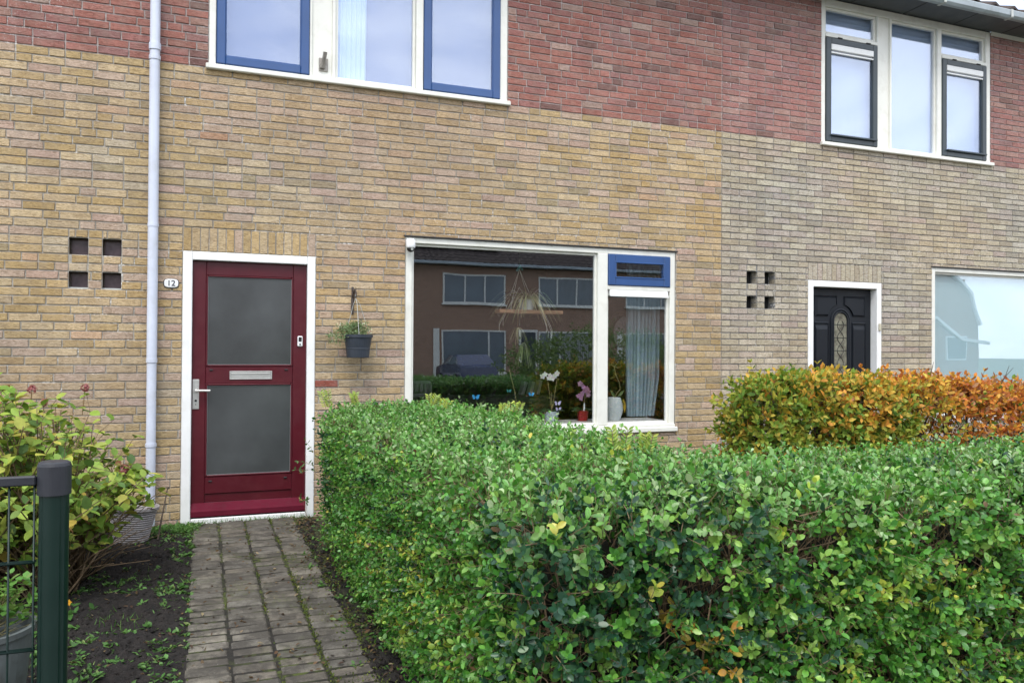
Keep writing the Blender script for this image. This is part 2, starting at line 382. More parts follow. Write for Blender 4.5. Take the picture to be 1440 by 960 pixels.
# ------------------------------------------------------------------ brick houses
CH = .0632; ZB = 3.575
def rsub(rects, o):
    out = []
    for (x0, x1, z0, z1) in rects:
        a0, a1, b0, b1 = o
        if a1 <= x0 + 1e-6 or a0 >= x1 - 1e-6 or b1 <= z0 + 1e-6 or b0 >= z1 - 1e-6: out.append((x0, x1, z0, z1)); continue
        if a0 > x0: out.append((x0, a0, z0, z1))
        if a1 < x1: out.append((a1, x1, z0, z1))
        m0, m1 = max(x0, a0), min(x1, a1)
        if b0 > z0: out.append((m0, m1, z0, b0))
        if b1 < z1: out.append((m0, m1, b1, z1))
    return out
YEL_A = ([(.60, .445, .235), (.63, .485, .295), (.61, .465, .355), (.56, .405, .20), (.68, .535, .33), (.66, .455, .295), (.46, .37, .225), (.60, .43, .34), (.64, .53, .37)], [24, 24, 18, 12, 10, 2, 4, 3, 3])
YEL_B = ([(.58, .52, .39), (.61, .55, .44), (.57, .49, .41), (.53, .46, .34), (.64, .58, .44), (.53, .44, .38), (.48, .43, .34)], [24, 24, 14, 12, 12, 2, 6])
RED = ([(.42, .185, .150), (.45, .21, .175), (.39, .185, .165), (.44, .26, .215), (.25, .14, .125), (.36, .195, .18), (.47, .33, .28)], [28, 24, 18, 9, 6, 9, 4])
RED_B = ([(.45, .215, .19), (.47, .25, .22), (.42, .22, .205), (.48, .29, .25), (.33, .19, .165), (.40, .23, .22)], [24, 22, 18, 10, 7, 10])
def brick(m, x0, x1, z0, z1, col, rnd, soft=1.0):
    j = lambda a: rnd.uniform(-a, a)
    b = .0022; yf = rnd.uniform(-.0025, .002); ty = j(.0012)
    xm1, xm2 = x0 + (x1 - x0) * .33, x0 + (x1 - x0) * .67
    q = .0016 * soft
    out = [(x0 + j(q), z0 + j(q)), (xm1, z0 + j(q)), (xm2, z0 + j(q)), (x1 + j(q), z0 + j(q)), (x1 + j(q), z1 + j(q)), (xm2, z1 + j(q)), (xm1, z1 + j(q)), (x0 + j(q), z1 + j(q))]
    cx, cz = (x0 + x1) / 2, (z0 + z1) / 2
    inn = [(x + (b if x < cx else -b), z + (b if z < cz else -b)) for x, z in out]
    vs = [(x, yf, z) for x, z in inn] + [(x, .0035 + ty * .3, z) for x, z in out] + [(x, .10, z) for x, z in out]
    fs = [tuple(range(8))] + [(k + 8, (k + 1) % 8 + 8, (k + 1) % 8, k) for k in range(8)] + [(k + 16, (k + 1) % 8 + 16, (k + 1) % 8 + 8, k + 8) for k in range(8)]
    m.add(vs, fs, col, 0)
def facade(name, root, x0, x1, ztop, ops, soldier, ypal, rpal, mort, seed, wild, patch=()):
    rnd = random.Random(seed); m = MB()
    gx, gz = .0095, .0105
    def colour(p, x, z):
        c = rnd.choices(p[0], p[1])[0]; k = rnd.uniform(.90, 1.10)
        n = mnoise.noise(Vector((x * .9, z * 1.3, seed)))
        w = (1 + .10 * n, 1 + .02 * n, 1 - .10 * n) if p in (YEL_A, YEL_B) else (1, 1 + .1 * n, 1 + .1 * n)
        g = [min(.9, c[i] * k * w[i]) for i in range(3)]
        if p is YEL_A:      # greyer, pinker band below the middle of the storey, as laid
            t = max(0, min(1, mnoise.noise(Vector((x * .35 + 5, z * 1.1, 3))) * 2.2)) * .45
            g = [g[0] * (1 - t) + .50 * t * k, g[1] * (1 - t) + .37 * t * k, g[2] * (1 - t) + .27 * t * k]
        return tuple(g)
    allops = ops + ([soldier] if soldier else [])
    k0 = -int(math.ceil((ZB + .08) / CH)); k1 = int(math.ceil((ztop - ZB) / CH))
    for k in range(k0, k1):
        z0 = ZB + k * CH; z1 = min(z0 + CH, ztop); red = k >= 0
        x = x0 - (.1065 if k % 2 else 0) - (rnd.choice([0, .053, .0265]) if wild else 0)
        while x < x1:
            w = .1065 if (rnd.random() < (.16 if wild else .03)) else .213
            a, b = max(x, x0), min(x + w, x1); x += w
            if b - a < .02: continue
            for r in rsub([(a, b, z0, z1)], (-9, -9, 0, 0)):
                rs = [r]
                for o in allops: rs = rsub(rs, o)
                for (ra, rb, za, zb) in rs:
                    g0 = gx / 2 if abs(ra - x0) > 1e-6 else .001; 
                    if rb - ra < .018 or zb - za < .016: continue
                    c = colour(rpal if red else ypal, ra, za)
                    for (pa, pb, qa, qb, pc) in patch:
                        if ra >= pa - .12 and rb <= pb + .12 and za >= qa - .01 and zb <= qb + .06: c = pc
                    brick(m, ra + gx / 2, rb - gx / 2, za + gz / 2, zb - gz / 2, c, rnd)
    if soldier:
        a, b, za, zb = soldier; n = 16; w = (b - a) / n
        for i in range(n): brick(m, a + i * w + .004, a + (i + 1) * w - .004, za + .006, zb - .005, colour(ypal, a, za), rnd)
    # mortar sheet with the same openings, and reveals
    xs = sorted({x0, x1, *[v for o in ops for v in o[:2] if x0 < v < x1]}); zs = sorted({-.1, ZB, ztop, *[v for o in ops for v in o[2:] if -.1 < v < ztop]})
    for i in range(len(xs) - 1):
        for j in range(len(zs) - 1):
            cx, cz = (xs[i] + xs[i + 1]) / 2, (zs[j] + zs[j + 1]) / 2
            if any(o[0] < cx < o[1] and o[2] < cz < o[3] for o in ops): continue
            m.quad((xs[i], .0085, zs[j]), (xs[i + 1], .0085, zs[j]), (xs[i + 1], .0085, zs[j + 1]), (xs[i], .0085, zs[j + 1]), mort[1] if cz > ZB else mort[0], 1)
    for (a, b, c, d) in ops:
        e = .0045; g = mort[0]; y1 = .13
        a, b, c, d = a - e, b + e, c - e, d + e
        m.quad((a, .0088, c), (a, y1, c), (a, y1, d), (a, .0088, d), g, 1); m.quad((b, .0088, c), (b, .0088, d), (b, y1, d), (b, y1, c), g, 1)
        m.quad((a, .0088, d), (a, y1, d), (b, y1, d), (b, .0088, d), g, 1); m.quad((a, .0088, c), (b, .0088, c), (b, y1, c), (a, y1, c), g, 1)
    # back skin of the facade, sides and rear of the house
    for i in range(len(xs) - 1):
        for j in range(len(zs) - 1):
            cx, cz = (xs[i] + xs[i + 1]) / 2, (zs[j] + zs[j + 1]) / 2
            if any(o[0] < cx < o[1] and o[2] < cz < o[3] for o in ops): continue
            m.quad((xs[i], .131, zs[j]), (xs[i], .131, zs[j + 1]), (xs[i + 1], .131, zs[j + 1]), (xs[i + 1], .131, zs[j]), (.3, .3, .3), 1)
    e = .004; DB = 8.0
    for x in (x0 + e, x1 - e):
        m.add([(x, .132, -.1), (x, DB, -.1), (x, DB, ztop), (x, DB / 2, ztop + DB / 2 * .53), (x, .132, ztop)], [(0, 1, 2, 3, 4)], (.4, .3, .2), 2)
    m.quad((x0 + e, DB, -.1), (x1 - e, DB, -.1), (x1 - e, DB, ztop), (x0 + e, DB, ztop), (.4, .3, .2), 2)
    return m.build(name, [M['brick'], M['mortar'], M['sidebrick']], root, colors=True)

def tile_roof_mb(x0, x1, ye, ze, pitch, depth, res=.0375):
    m = MB(); t = math.tan(pitch); nx = int((x1 - x0) / res); cw = .30; rows = int(depth / (.33 * math.cos(pitch)))
    dy = .33 * math.cos(pitch)
    def prof(x):
        u = (x / cw) % 1.0
        return .035 * math.exp(-((u - .28) / .16) ** 2) + .012 * math.sin(u * 2 * PI)
    for r in range(rows + 1):
        base = len(m.v); ya, yb = ye + r * dy, ye + (r + 1) * dy + .03
        for k in range(nx + 1):
            x = x0 + (x1 - x0) * k / nx; h = prof(x); 
            m.v += [(x, ya, ze + (ya - ye) * t + h + .005), (x, ya, ze + (ya - ye) * t + h + .035), (x, yb, ze + (yb - ye) * t + h + .002)]; m.c += [(1, 1, 1)] * 3
        for k in range(nx):
            a = base + k * 3; m.f += [(a, a + 3, a + 4, a + 1), (a + 1, a + 4, a + 5, a + 2)]; m.mi += [0, 0]
    # plain back slope
    yr = ye + (rows + 1) * dy; zr = ze + (yr - ye) * t
    m.quad((x0, yr, zr + .04), (x1, yr, zr + .04), (x1, yr * 2 - ye, ze), (x0, yr * 2 - ye, ze))
    m.quad((x0, ye + .02, ze - .005), (x1, ye + .02, ze - .005), (x1, yr, zr - .01), (x0, yr, zr - .01))
    return m

def ring(m, x0, x1, z0, z1, w, ya, yb, wb=None, wt=None, bev=.004):
    """rectangular frame of four butted members; w = member width"""
    wb = w if wb is None else wb; wt = w if wt is None else wt
    m.box(x0, x0 + w, ya, yb, z0, z1, bev=bev); m.box(x1 - w, x1, ya, yb, z0, z1, bev=bev)
    m.box(x0 + w, x1 - w, ya + .001, yb, z0, z0 + wb, bev=bev); m.box(x0 + w, x1 - w, ya + .001, yb, z1 - wt, z1, bev=bev)
def pane(parent, x0, x1, z0, z1, y, mat='glass', name='glass_pane'):
    m = MB(); m.box(x0, x1, y, y + .006, z0, z1); return m.build(name, M[mat], parent)

def lower_window(root, frame_mat, sash_mat, film):
    m = MB(); ring(m, 1.622, 4.322, .59, 2.333, .058, .012, .10, wb=.07, wt=.05)
    # sill nose, weather bead, mullion, transom
    m.box(1.600, 4.335, -.030, .011, .583, .628, bev=.006); m.box(1.63, 4.314, -.012, .0115, .6285, .655, bev=.003)
    m.box(3.475, 3.578, .008, .10, .66, 2.283, bev=.004)
    m.box(3.579, 4.263, .010, .10, 1.945, 1.985, bev=.004)
    for (a, b, c, d) in ((1.68, 3.475, .66, 2.283), (3.578, 4.264, .66, 1.945)): ring(m, a, b, c, d, .022, .040, .075, bev=.003)
    w = m.build('living_room_window', frame_mat, root)
    f = MB(); f.box(1.60, 4.345, -.006, .02, 2.335, 2.345); f.build('lead_flashing', M['lead'], w)
    pane(w, 1.70, 3.455, .68, 2.262, .055); pane(w, 3.598, 4.244, .68, 1.89, .055)
    if film:
        b = MB(); b.box(1.70, 3.455, .085, .090, .68, 2.262); b.box(3.598, 4.244, .085, .090, .68, 1.945); b.build('window_film', M['film'], w)
    s = MB(); ring(s, 3.582, 4.262, 1.987, 2.281, .072, -.004, .05, wb=.075, bev=.006); ring(s, 3.648, 4.196, 2.056, 2.215, .014, -.009, .02, bev=.003)
    sa = s.build('top_sash', sash_mat, w); pane(sa, 3.655, 4.19, 2.06, 2.21, .02)
    v = MB(); v.box(3.60, 4.242, .004, .05, 1.886, 1.943, bev=.006); v.box(3.60, 4.242, -.006, .0035, 1.880, 1.900, bev=.003); v.build('ventilation_grille', M['white'], w)
    # room behind
    return w
def upper_window(root, frame_mat, sash_mat, vent, tint_mat, curtain, flag):
    m = MB(); x0, x1, z0, z1 = .028, 2.545, 3.578, 5.145
    m.box(x0, .080, .006, .10, z0, z1, bev=.004); m.box(2.475, x1, .006, .10, z0, z1, bev=.004)
    m.box(.081, 2.474, .007, .10, 5.065, z1, bev=.003); m.box(.081, 2.474, .007, .10, z0, 3.612, bev=.003)
    m.box(.005, 2.565, -.040, .0055, 3.560, 3.600, bev=.006)
    m.box(.802, .822, .002, .10, 3.613, 5.064, bev=.003); m.box(.823, .985, .022, .10, 3.613, 5.064); m.box(.986, 1.012, .002, .10, 3.613, 5.064, bev=.003)
    m.box(1.700, 1.764, .002, .10, 3.613, 5.064, bev=.004)
    for a, b in ((.081, .801), (1.765, 2.474)):
        m.box(a, b, -.004, .10, 4.735, 4.775, bev=.004); ring(m, a, b, 4.776, 5.064, .028, .030, .07, bev=.003)
    ring(m, 1.013, 1.699, 3.613, 5.064, .024, .030, .07, bev=.003)
    w = m.build('bedroom_window', frame_mat, root)
    for a, b in ((.105, .777), (1.79, 2.45)): pane(w, a, b, 4.80, 5.04, .05, 'glass_up')
    pane(w, 1.035, 1.677, 3.635, 5.042, .05, 'glass_up')
    for a, b in ((.084, .799), (1.768, 2.472)):
        s = MB(); ring(s, a, b, 3.616, 4.730, .068, -.012, .045, wb=.068, bev=.007); ring(s, a + .062, b - .062, 3.678, 4.668, .012, .0, .03, bev=.002)
        sa = s.build('casement_sash', sash_mat, w); pane(sa, a + .066, b - .066, 3.682, 4.664, .015, 'glass_up')
        if vent:
            v = MB(); v.box(a + .064, b - .064, -.018, .02, 4.595, 4.662, bev=.006); v.box(a + .064, b - .064, -.012, .018, 4.562, 4.580, bev=.003); v.build('ventilation_grille', M['white'], sa)
            v = MB(); v.box(a + .055, b - .03, -.040, -.013, 3.672, 3.690, bev=.003); v.build('drip_rail', sash_mat, sa)
            for hx in (a + .15, b - .17):
                h = MB(); h.tube([(hx, -.016, 4.733), (hx + .055, -.016, 4.733)], .007, 6); h.build('hinge', M['rubber'], sa)
    nb = MB(); nb.box(.05, 2.53, .108, .113, 3.60, 5.10); nb.build('sky_tint_sheet', tint_mat, w)  # added sheet behind the upper panes, coloured to imitate reflected sky
    if curtain:
        c = MB(); vs = []; n = 60
        for i in range(n + 1):
            x = .99 + .29 * i / n; y = .084 + .010 * math.sin(i * .75) + .003 * math.sin(i * 2.1)
            vs += [(x, y, 3.62), (x + .012, y, 5.07)]
        c.add(vs, [(2 * i, 2 * i + 2, 2 * i + 3, 2 * i + 1) for i in range(n)])
        c.add([(x, y + .004, z) for x, y, z in vs], [(2 * i, 2 * i + 1, 2 * i + 3, 2 * i + 2) for i in range(n)])
        c.build('curtain', M['curtain_pale'], w, smooth=True)
    if flag:
        f = MB(); f.box(.878, .952, .010, .0215, 3.665, 3.775, bev=.004); f.tube([(.912, .008, 3.715), (.922, -.045, 3.805)], .0165, 14, caps=False); f.tube([(.922, -.045, 3.805), (.912, .008, 3.715)], .0135, 14, caps=False)
        f.tube([(.905, .005, 3.69), (.907, -.005, 3.715)], .022, 12)
        f.build('flagpole_holder', M['oldsteel'], w)
    return w
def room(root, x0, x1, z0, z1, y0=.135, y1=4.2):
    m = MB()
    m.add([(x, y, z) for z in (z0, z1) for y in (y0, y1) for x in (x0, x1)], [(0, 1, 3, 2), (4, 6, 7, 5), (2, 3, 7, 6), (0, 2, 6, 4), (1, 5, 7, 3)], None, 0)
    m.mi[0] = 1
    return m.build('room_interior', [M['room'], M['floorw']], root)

def door_frame(root, mat, leafy, grey):
    m = MB()
    m.box(-.146, -.076, -.004, .12, -.03, 2.122, bev=.005); m.box(.800, .864, -.004, .12, -.03, 2.122, bev=.005)
    m.box(-.0755, .7995, -.003, .12, 2.056, 2.1215, bev=.005); m.box(-.0755, .7995, .004, .12, -.03, .034, bev=.006)
    return m.build('door_frame', mat, root)

M['seal'] = plain('grey_glazing_seal', (.16, .17, .17), .6)
M['red_matt'] = plain('matt_burgundy_paint', (.11, .008, .022), .75, .15, 8, spec=.15)  # weather bar: same burgundy as the door, lighter and rougher
def red_door(root):
    y = .040
    m = MB(); Y1 = .085
    xs = (-.0745, .7985); g = (.026, .692)
    m.box(xs[0], g[0], y, Y1, .045, 2.053, bev=.004); m.box(g[1], xs[1], y, Y1, .045, 2.053, bev=.004)
    for (a, b) in ((1.945, 2.053), (1.085, 1.222), (.218, .352), (.045, .150)): m.box(g[0] + .0005, g[1] - .0005, y + .001, Y1, a, b, bev=.004)
    m.box(g[0], g[1], y + .012, Y1, .151, .217)
    for z0, z1 in ((1.222, 1.945), (.352, 1.085)): ring(m, g[0], g[1], z0, z1, .014, y - .006, y + .03, bev=.005)
    for p in (.05, -.0):  pass
    d = m.build('front_door', M['red_paint'], root)
    w = MB(); vs = []
    for x in (-.078, .800): vs += [(x, .004, .048), (x, y, .048), (x, y, .150), (x, .012, .100), (x, .004, .088)]
    w.add(vs, [(0, 1, 2, 3, 4), (9, 8, 7, 6, 5)] + [(i, i + 5, (i + 1) % 5 + 5, (i + 1) % 5) for i in range(5)])
    w.build('weather_bar', M['red_matt'], d)
    for z0, z1 in ((1.236, 1.931), (.366, 1.071)):
        q = MB(); q.box(g[0] + .014, g[1] - .014, y + .006, y + .02, z0, z1); q.build('frosted_glass', M['frosted'], d)
        q = MB(); ring(q, g[0] + .0135, g[1] - .0135, z0 - .0005, z1 + .0005, .004, y + .002, y + .007, bev=0); q.build('glazing_seal', M['seal'], d)
    s = MB(); ring(s, .205, .530, 1.118, 1.186, .009, y - .008, y + .0, bev=.002); s.box(.215, .520, y - .005, y, 1.128, 1.176, bev=.003); s.box(.216, .519, y - .010, y - .004, 1.160, 1.168, bev=.002)
    s.build('letter_slot', M['steel'], d)
    h = MB(); h.box(-.068, -.020, y - .008, y, .888, 1.122, bev=.003); h.tube([(-.044, y, 1.035), (-.044, y - .05, 1.035)], .010, 12); h.tube([(-.044, y - .048, 1.035), (-.030, y - .052, 1.035), (.062, y - .050, 1.033)], .0095, 12)
    h.build('door_handle', M['steel'], d, smooth=False)
    k = MB(); k.tube([(-.044, y - .0085, .955), (-.044, y - .0135, .955)], .009, 14); k.tube([(-.044, y - .0085, .925), (-.044, y - .012, .925)], .004, 10); k.build('lock_cylinder', M['rubber'], d)
    b = MB(); b.box(.728, .768, y - .016, y, 1.385, 1.470, bev=.008); bl = b.build('doorbell', M['enamel'], d)
    for zz in (1.195, .318):
        for xx in (.068, .640):
            c = MB(); c.tube([(xx - .012, y - .004, zz), (xx + .012, y - .004, zz)], .0065, 8); c.build('weep_cap', M['rubber'], d)
    b2 = MB(); b2.box(.736, .760, y - .0185, y - .0155, 1.425, 1.462, bev=.001); b2.tube([(.748, y - .019, 1.402), (.748, y - .016, 1.402)], .007, 12)
    b2.build('bell_button', M['rubber'], d)
    return d

def black_door(root):
    y = .085; m = MB(); m.box(-.0745, .7985, y, y + .045, .045, 2.053, bev=.004)
    cx = .365
    def raised(pts, d1=.010):
        # raised and fielded panel from an outline (x, z)
        P = [Vector((x, 0, z)) for x, z in pts]; c = sum(P, Vector()) / len(P); n = len(P)
        def off(k, yy): return [((p - c) * k + c).to_tuple() for p in P], yy
        rings = [(1.06, y - .001), (1.03, y - .010), (1.0, y - .002), (.96, y - .002), (.86, y - .013)]
        vs = []
        for k, yy in rings:
            for p in P: q = (p - c) * k + c; vs.append((q.x, yy, q.z))
        fs = [(r * n + i, r * n + (i + 1) % n, (r + 1) * n + (i + 1) % n, (r + 1) * n + i) for r in range(len(rings) - 1) for i in range(n)]
        fs.append(tuple((len(rings) - 1) * n + i for i in range(n)))
        m.add(vs, fs)
    def arcpts(side, r, a0, a1, cz=1.70, n=8): return [(cx + side * r * math.cos(a0 + (a1 - a0) * i / n), cz + r * math.sin(a0 + (a1 - a0) * i / n)) for i in range(n + 1)]
    for s in (-1, 1):
        ob = arcpts(s, .185, math.radians(18), math.radians(72))
        raised([(cx + s * .345, 1.757), (cx + s * .345, 1.965), (cx + s * .057, 1.965)] + ob[::-1])
        raised([(cx + s * .345, .86), (cx + s * .345, 1.665), (cx + s * .172, 1.665), (cx + s * .172, .86)])
        raised([(cx + s * .345, .20), (cx + s * .345, .70), (cx + s * .05, .70), (cx + s * .05, .20)])
    # arched surround moulding
    path = [(cx - .125, .86)] + [(cx + .125 * math.cos(t), 1.70 + .125 * math.sin(t)) for t in [PI - PI * i / 20 for i in range(21)]] + [(cx + .125, .86)]
    m.tube([(x, y - .002, z) for x, z in path] + [(cx - .125, y - .002, .86)], .013, 8)
    path2 = [(x if False else cx + (x - cx) * .80, 1.70 + (z - 1.70) * .80 if z > 1.7 else z) for x, z in path]
    m.tube([(x, y - .004, z) for x, z in path2], .012, 8)
    d = m.build('front_door', M['black_paint'], root)
    g = MB(); gp = [(cx - .088, .88)] + [(cx + .088 * math.cos(t), 1.70 + .088 * math.sin(t)) for t in [PI - PI * i / 16 for i in range(17)]] + [(cx + .088, .88)]
    n = len(gp); g.add([(x, y - .003, z) for x, z in gp] + [(x, y + .002, z) for x, z in gp], [tuple(range(n))] + [(i, (i + 1) % n, (i + 1) % n + n, i + n) for i in range(n)])
    gl = g.build('arched_glass', M['leaded'], d)
    c = MB()
    for zz in (1.66, 1.52, 1.38, 1.2, 1.05): c.tube([(cx - .086, y - .005, zz), (cx + .086, y - .005, zz)], .003, 5)
    for ph in (0, PI): c.tube([(cx + .045 * math.sin(t * 1.6 + ph), y - .005, .9 + t * .07) for t in [i * .5 for i in range(24)]], .003, 5)
    c.build('lead_came', M['leadcame'], gl)
    h = MB(); h.box(-.060, -.022, y - .008, y, .93, 1.13, bev=.003); h.tube([(-.04, y, 1.06), (-.04, y - .05, 1.06), (.06, y - .05, 1.06)], .009, 10); h.build('door_handle', M['steel'], d)
    return d

def vent_openings(root, holes, glazed):
    for (a, b, c, d) in holes:
        m = MB(); m.box(a - .004, b + .004, .115, .125, c - .004, d + .004); o = m.build('small_opening', M['rubber'], root)
        if glazed:
            f = MB(); ring(f, a, b, c, d, .010, .075, .10, bev=.002); 
            f.build('opening_frame', M['dark_metal'], o)
            g = MB(); g.box(a + .01, b - .01, .088, .094, c + .01, d - .01); g.build('opening_glass', M['brownglass'], o)
            if c < 1.9:
                s = MB(); s.box(a - .002, b + .002, .03, .075, c, c + .010, bev=.002); s.build('opening_sill', M['greybook'], o)
M['brownglass'] = plain('brown_glass', (.10, .070, .078), .2, .4, 12, spec=.8)
HOLES = [(-.930, -.802, 2.058, 2.1848), (-.706, -.577, 2.058, 2.1848), (-.930, -.802, 1.8056, 1.932), (-.706, -.577, 1.8056, 1.932)]
OPS = [(-.146, .864, -.2, 2.122), (1.62, 4.324, .583, 2.336), (.026, 2.547, 3.575, 5.2)] + HOLES
def house(X0, label, which):
    r = thing('terraced_house', label, 'house', (X0, 0, 0), 'terraced houses in a row')
    A = which == 'A'
    mort = ((.42, .395, .35), (.46, .41, .39)) if which != 'B' else ((.25, .25, .25), (.42, .38, .37))
    patch = [(.88, 1.12, 1.02, 1.09, (.36, .11, .08)), (.02, .16, 3.0, 3.06, (.55, .34, .22))] if A else []
    facade('wall', r, -1.24 - (.26 if A else 0), 4.86 - (.26 if which == 'C' else 0), 5.15, OPS, (-.146, .864, 2.122, 2.311), YEL_A if which != 'B' else YEL_B, RED if which != 'B' else RED_B, mort, {'A': 3, 'B': 8, 'C': 5}[which], which != 'B', patch)
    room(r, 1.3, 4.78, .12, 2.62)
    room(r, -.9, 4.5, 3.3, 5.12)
    
    for ea, eb in ((-1.24, .026), (2.547, 4.86)): fb = MB(); fb.box(ea, eb, -.012, .0, 5.105, 5.1515); fb.build('eaves_board', M['cream'], r)
    m = tile_roof_mb(-1.24, 4.86, -.345, 5.232, math.radians(28), 4.6); m.build('roof', M['tile'], r)
    s = MB(); s.box(-1.24, 4.86, -.345, -.002, 5.152, 5.165)
    so = s.build('soffit', M['soffit'], r)
    for i in range(8):
        sj = MB(); sj.box(-1.1 + i * .76, -1.094 + i * .76, -.344, -.0025, 5.1485, 5.153); sj.build('soffit_joint', M['rubber'], so)
    g = MB(); prof = [(-.348, 5.200), (-.348, 5.150), (-.360, 5.138), (-.395, 5.138), (-.412, 5.155), (-.416, 5.200), (-.423, 5.212), (-.430, 5.203), (-.424, 5.150), (-.402, 5.128), (-.356, 5.128), (-.342, 5.142), (-.342, 5.200)]
    n = len(prof); g.add([(x, y, z) for x in (-1.24, 4.86) for y, z in prof], [(i, (i + 1) % n, (i + 1) % n + n, i + n) for i in range(n)])
    gu = g.build('gutter', M['gutter'], r)
    for i in range(6):
        b = MB(); x = -.75 + i * 1.02; b.box(x, x + .035, -.434, -.340, 5.122, 5.127, bev=.001); b.box(x, x + .035, -.437, -.431, 5.127, 5.212, bev=.001); b.build('gutter_bracket', M['greybook'], gu)
    sash = {'A': M['blue'], 'B': M['green_dark'], 'C': M['white']}[which]
    lower_window(r, M['cream'], sash, which != 'A')
    upper_window(r, M['cream'], sash, which == 'B', M['sky_tint'] if which != 'B' else M['sky_tint_b'], A, A)
    door_frame(r, M['white'], 0, 0)
    (red_door if A else black_door)(r)
    vent_openings(r, HOLES, A)
    if which == 'B':
        b = MB(); b.box(.815, .845, -.022, -.005, 1.60, 1.68, bev=.004); b.build('doorbell', M['gutter_yellow'], r)
    if A:
        p = MB(); p.tube([(-.357, -.062, .02), (-.357, -.062, 1.27)], .0345, 40); p.tube([(-.357, -.062, 1.262), (-.357, -.062, 3.60)], .037, 40); p.tube([(-.357, -.062, 3.595), (-.357, -.062, 5.0), (-.357, -.12, 5.08), (-.357, -.35, 5.135)], .0365, 40)
        dp = p.build('downpipe', M['pipe'], r)
        for z, rr, h in ((3.66, .043, .05), (3.575, .042, .03), (2.30, .040, .025), (1.27, .040, .03), (.63, .040, .025)):
            c = MB(); c.tube([(-.357, -.062, z - h / 2), (-.357, -.062, z + h / 2)], rr, 40); c.box(-.372, -.342, -.03, .0, z - .01, z + .01); c.build('pipe_collar', M['pipe'], dp)
    return r
M['gutter_yellow'] = plain('yellowed_plastic', (.50, .47, .36), .5)
hA = house(0, 'yellow and red brick house with burgundy front door and blue window sashes', 'A')
hB = house(6.1, 'paler brick house with black arched-glass door and dark green sashes', 'B')
hC = house(-6.1, 'yellow and red brick house next to the vent openings, beyond the left edge', 'C')

# ------------------------------------------------------------------ things on the wall
t = thing('house_number', 'small oval white enamel house number plate reading 12 beside the red door', 'house number', (-.228, 0, 1.865))
m = MB(); P = []
for i in range(24):
    a = 2 * PI * i / 24; P.append((.052 * math.copysign(abs(math.cos(a)) ** .6, math.cos(a)), .034 * math.copysign(abs(math.sin(a)) ** .6, math.sin(a))))
m.add([(x, -.004, z) for x, z in P] + [(x * .97, -.012, z * .96) for x, z in P] + [(x * .86, -.015, z * .82) for x, z in P], [(i, (i + 1) % 24, (i + 1) % 24 + 24, i + 24) for i in range(24)] + [(i + 24, (i + 1) % 24 + 24, (i + 1) % 24 + 48, i + 48) for i in range(24)] + [tuple(range(48, 72))])
m.build('plate', M['enamel'], t)
m = MB(); m.add([(x * 1.07, -.0035, z * 1.10) for x, z in P] + [(x * 1.07, -.007, z * 1.10) for x, z in P] + [(x * .985, -.009, z * .975) for x, z in P], [(i, (i + 1) % 24, (i + 1) % 24 + 24, i + 24) for i in range(24)] + [(i + 24, (i + 1) % 24 + 24, (i + 1) % 24 + 48, i + 48) for i in range(24)])
m.build('rim', M['digit'], t)
cu = bpy.data.curves.new('digits', 'FONT'); cu.body = '12'; cu.size = .062; cu.align_x = 'CENTER'; cu.align_y = 'CENTER'; cu.extrude = .001; cu.offset = .0004
cu.materials.append(M['digit']); o = bpy.data.objects.new('digits', cu); me = bpy.data.meshes.new_from_object(o); bpy.data.objects.remove(o); o = bpy.data.objects.new('digits', me); COL.objects.link(o); o.parent = t; o.location = (0, -.0165, 0); o.rotation_euler = (PI / 2, 0, 0)

t = thing('security_camera', 'white dome security camera at top left corner of living room window', 'security camera', (1.652, 0, 2.25))
m = MB(); m.lathe([(.0, .062), (.030, .060), (.038, .045), (.040, .015), (.041, -.012), (.036, -.020), (0, -.020)], 0, -.045, 24); m.box(-.03, .03, -.03, .011, .0, .05, bev=.008); m.build('housing', M['enamel'], t, smooth=True)
m = MB(); m.lathe([(.034 * math.cos(a), -.0205 - .034 * math.sin(a)) for a in [PI / 2 * i / 8 for i in range(9)]], 0, -.047, 20); m.build('dome', M['rubber'], t, smooth=True)
m = MB(); m.tube([(.002, -.066, -.028), (.005, -.082, -.033)], .011, 12); m.build('lens', M['greybook'], t)

t = thing('wall_bracket', 'dark rusty scrolled iron bracket on brick wall above the flower pot', 'bracket', (1.168, 0, 1.77))
m = MB(); m.box(-.009, .009, -.010, .0, -.115, .115, bev=.003)
m.tube([(0, -.008, .03), (.0, -.06, .075), (.0, -.125, .085), (0, -.165, .065), (0, -.172, .03), (0, -.15, .015), (0, -.135, .03)], [.007, .007, .006, .006, .005, .005, .004], 8)
m.tube([(0, -.010, -.075), (0, -.05, -.02), (0, -.085, .02), (0, -.11, .07)], .005, 8)
m.tube([(0, -.055, -.015), (0, -.075, -.03), (0, -.06, -.045), (0, -.045, -.035)], .004, 6)
m.build('iron_arm', M['dark_metal'], t)
for z in (.09, -.09):
    m = MB(); m.tube([(0, -.011, z), (0, -.016, z)], .008, 8); m.build('screw_head', M['dark_metal'], t)

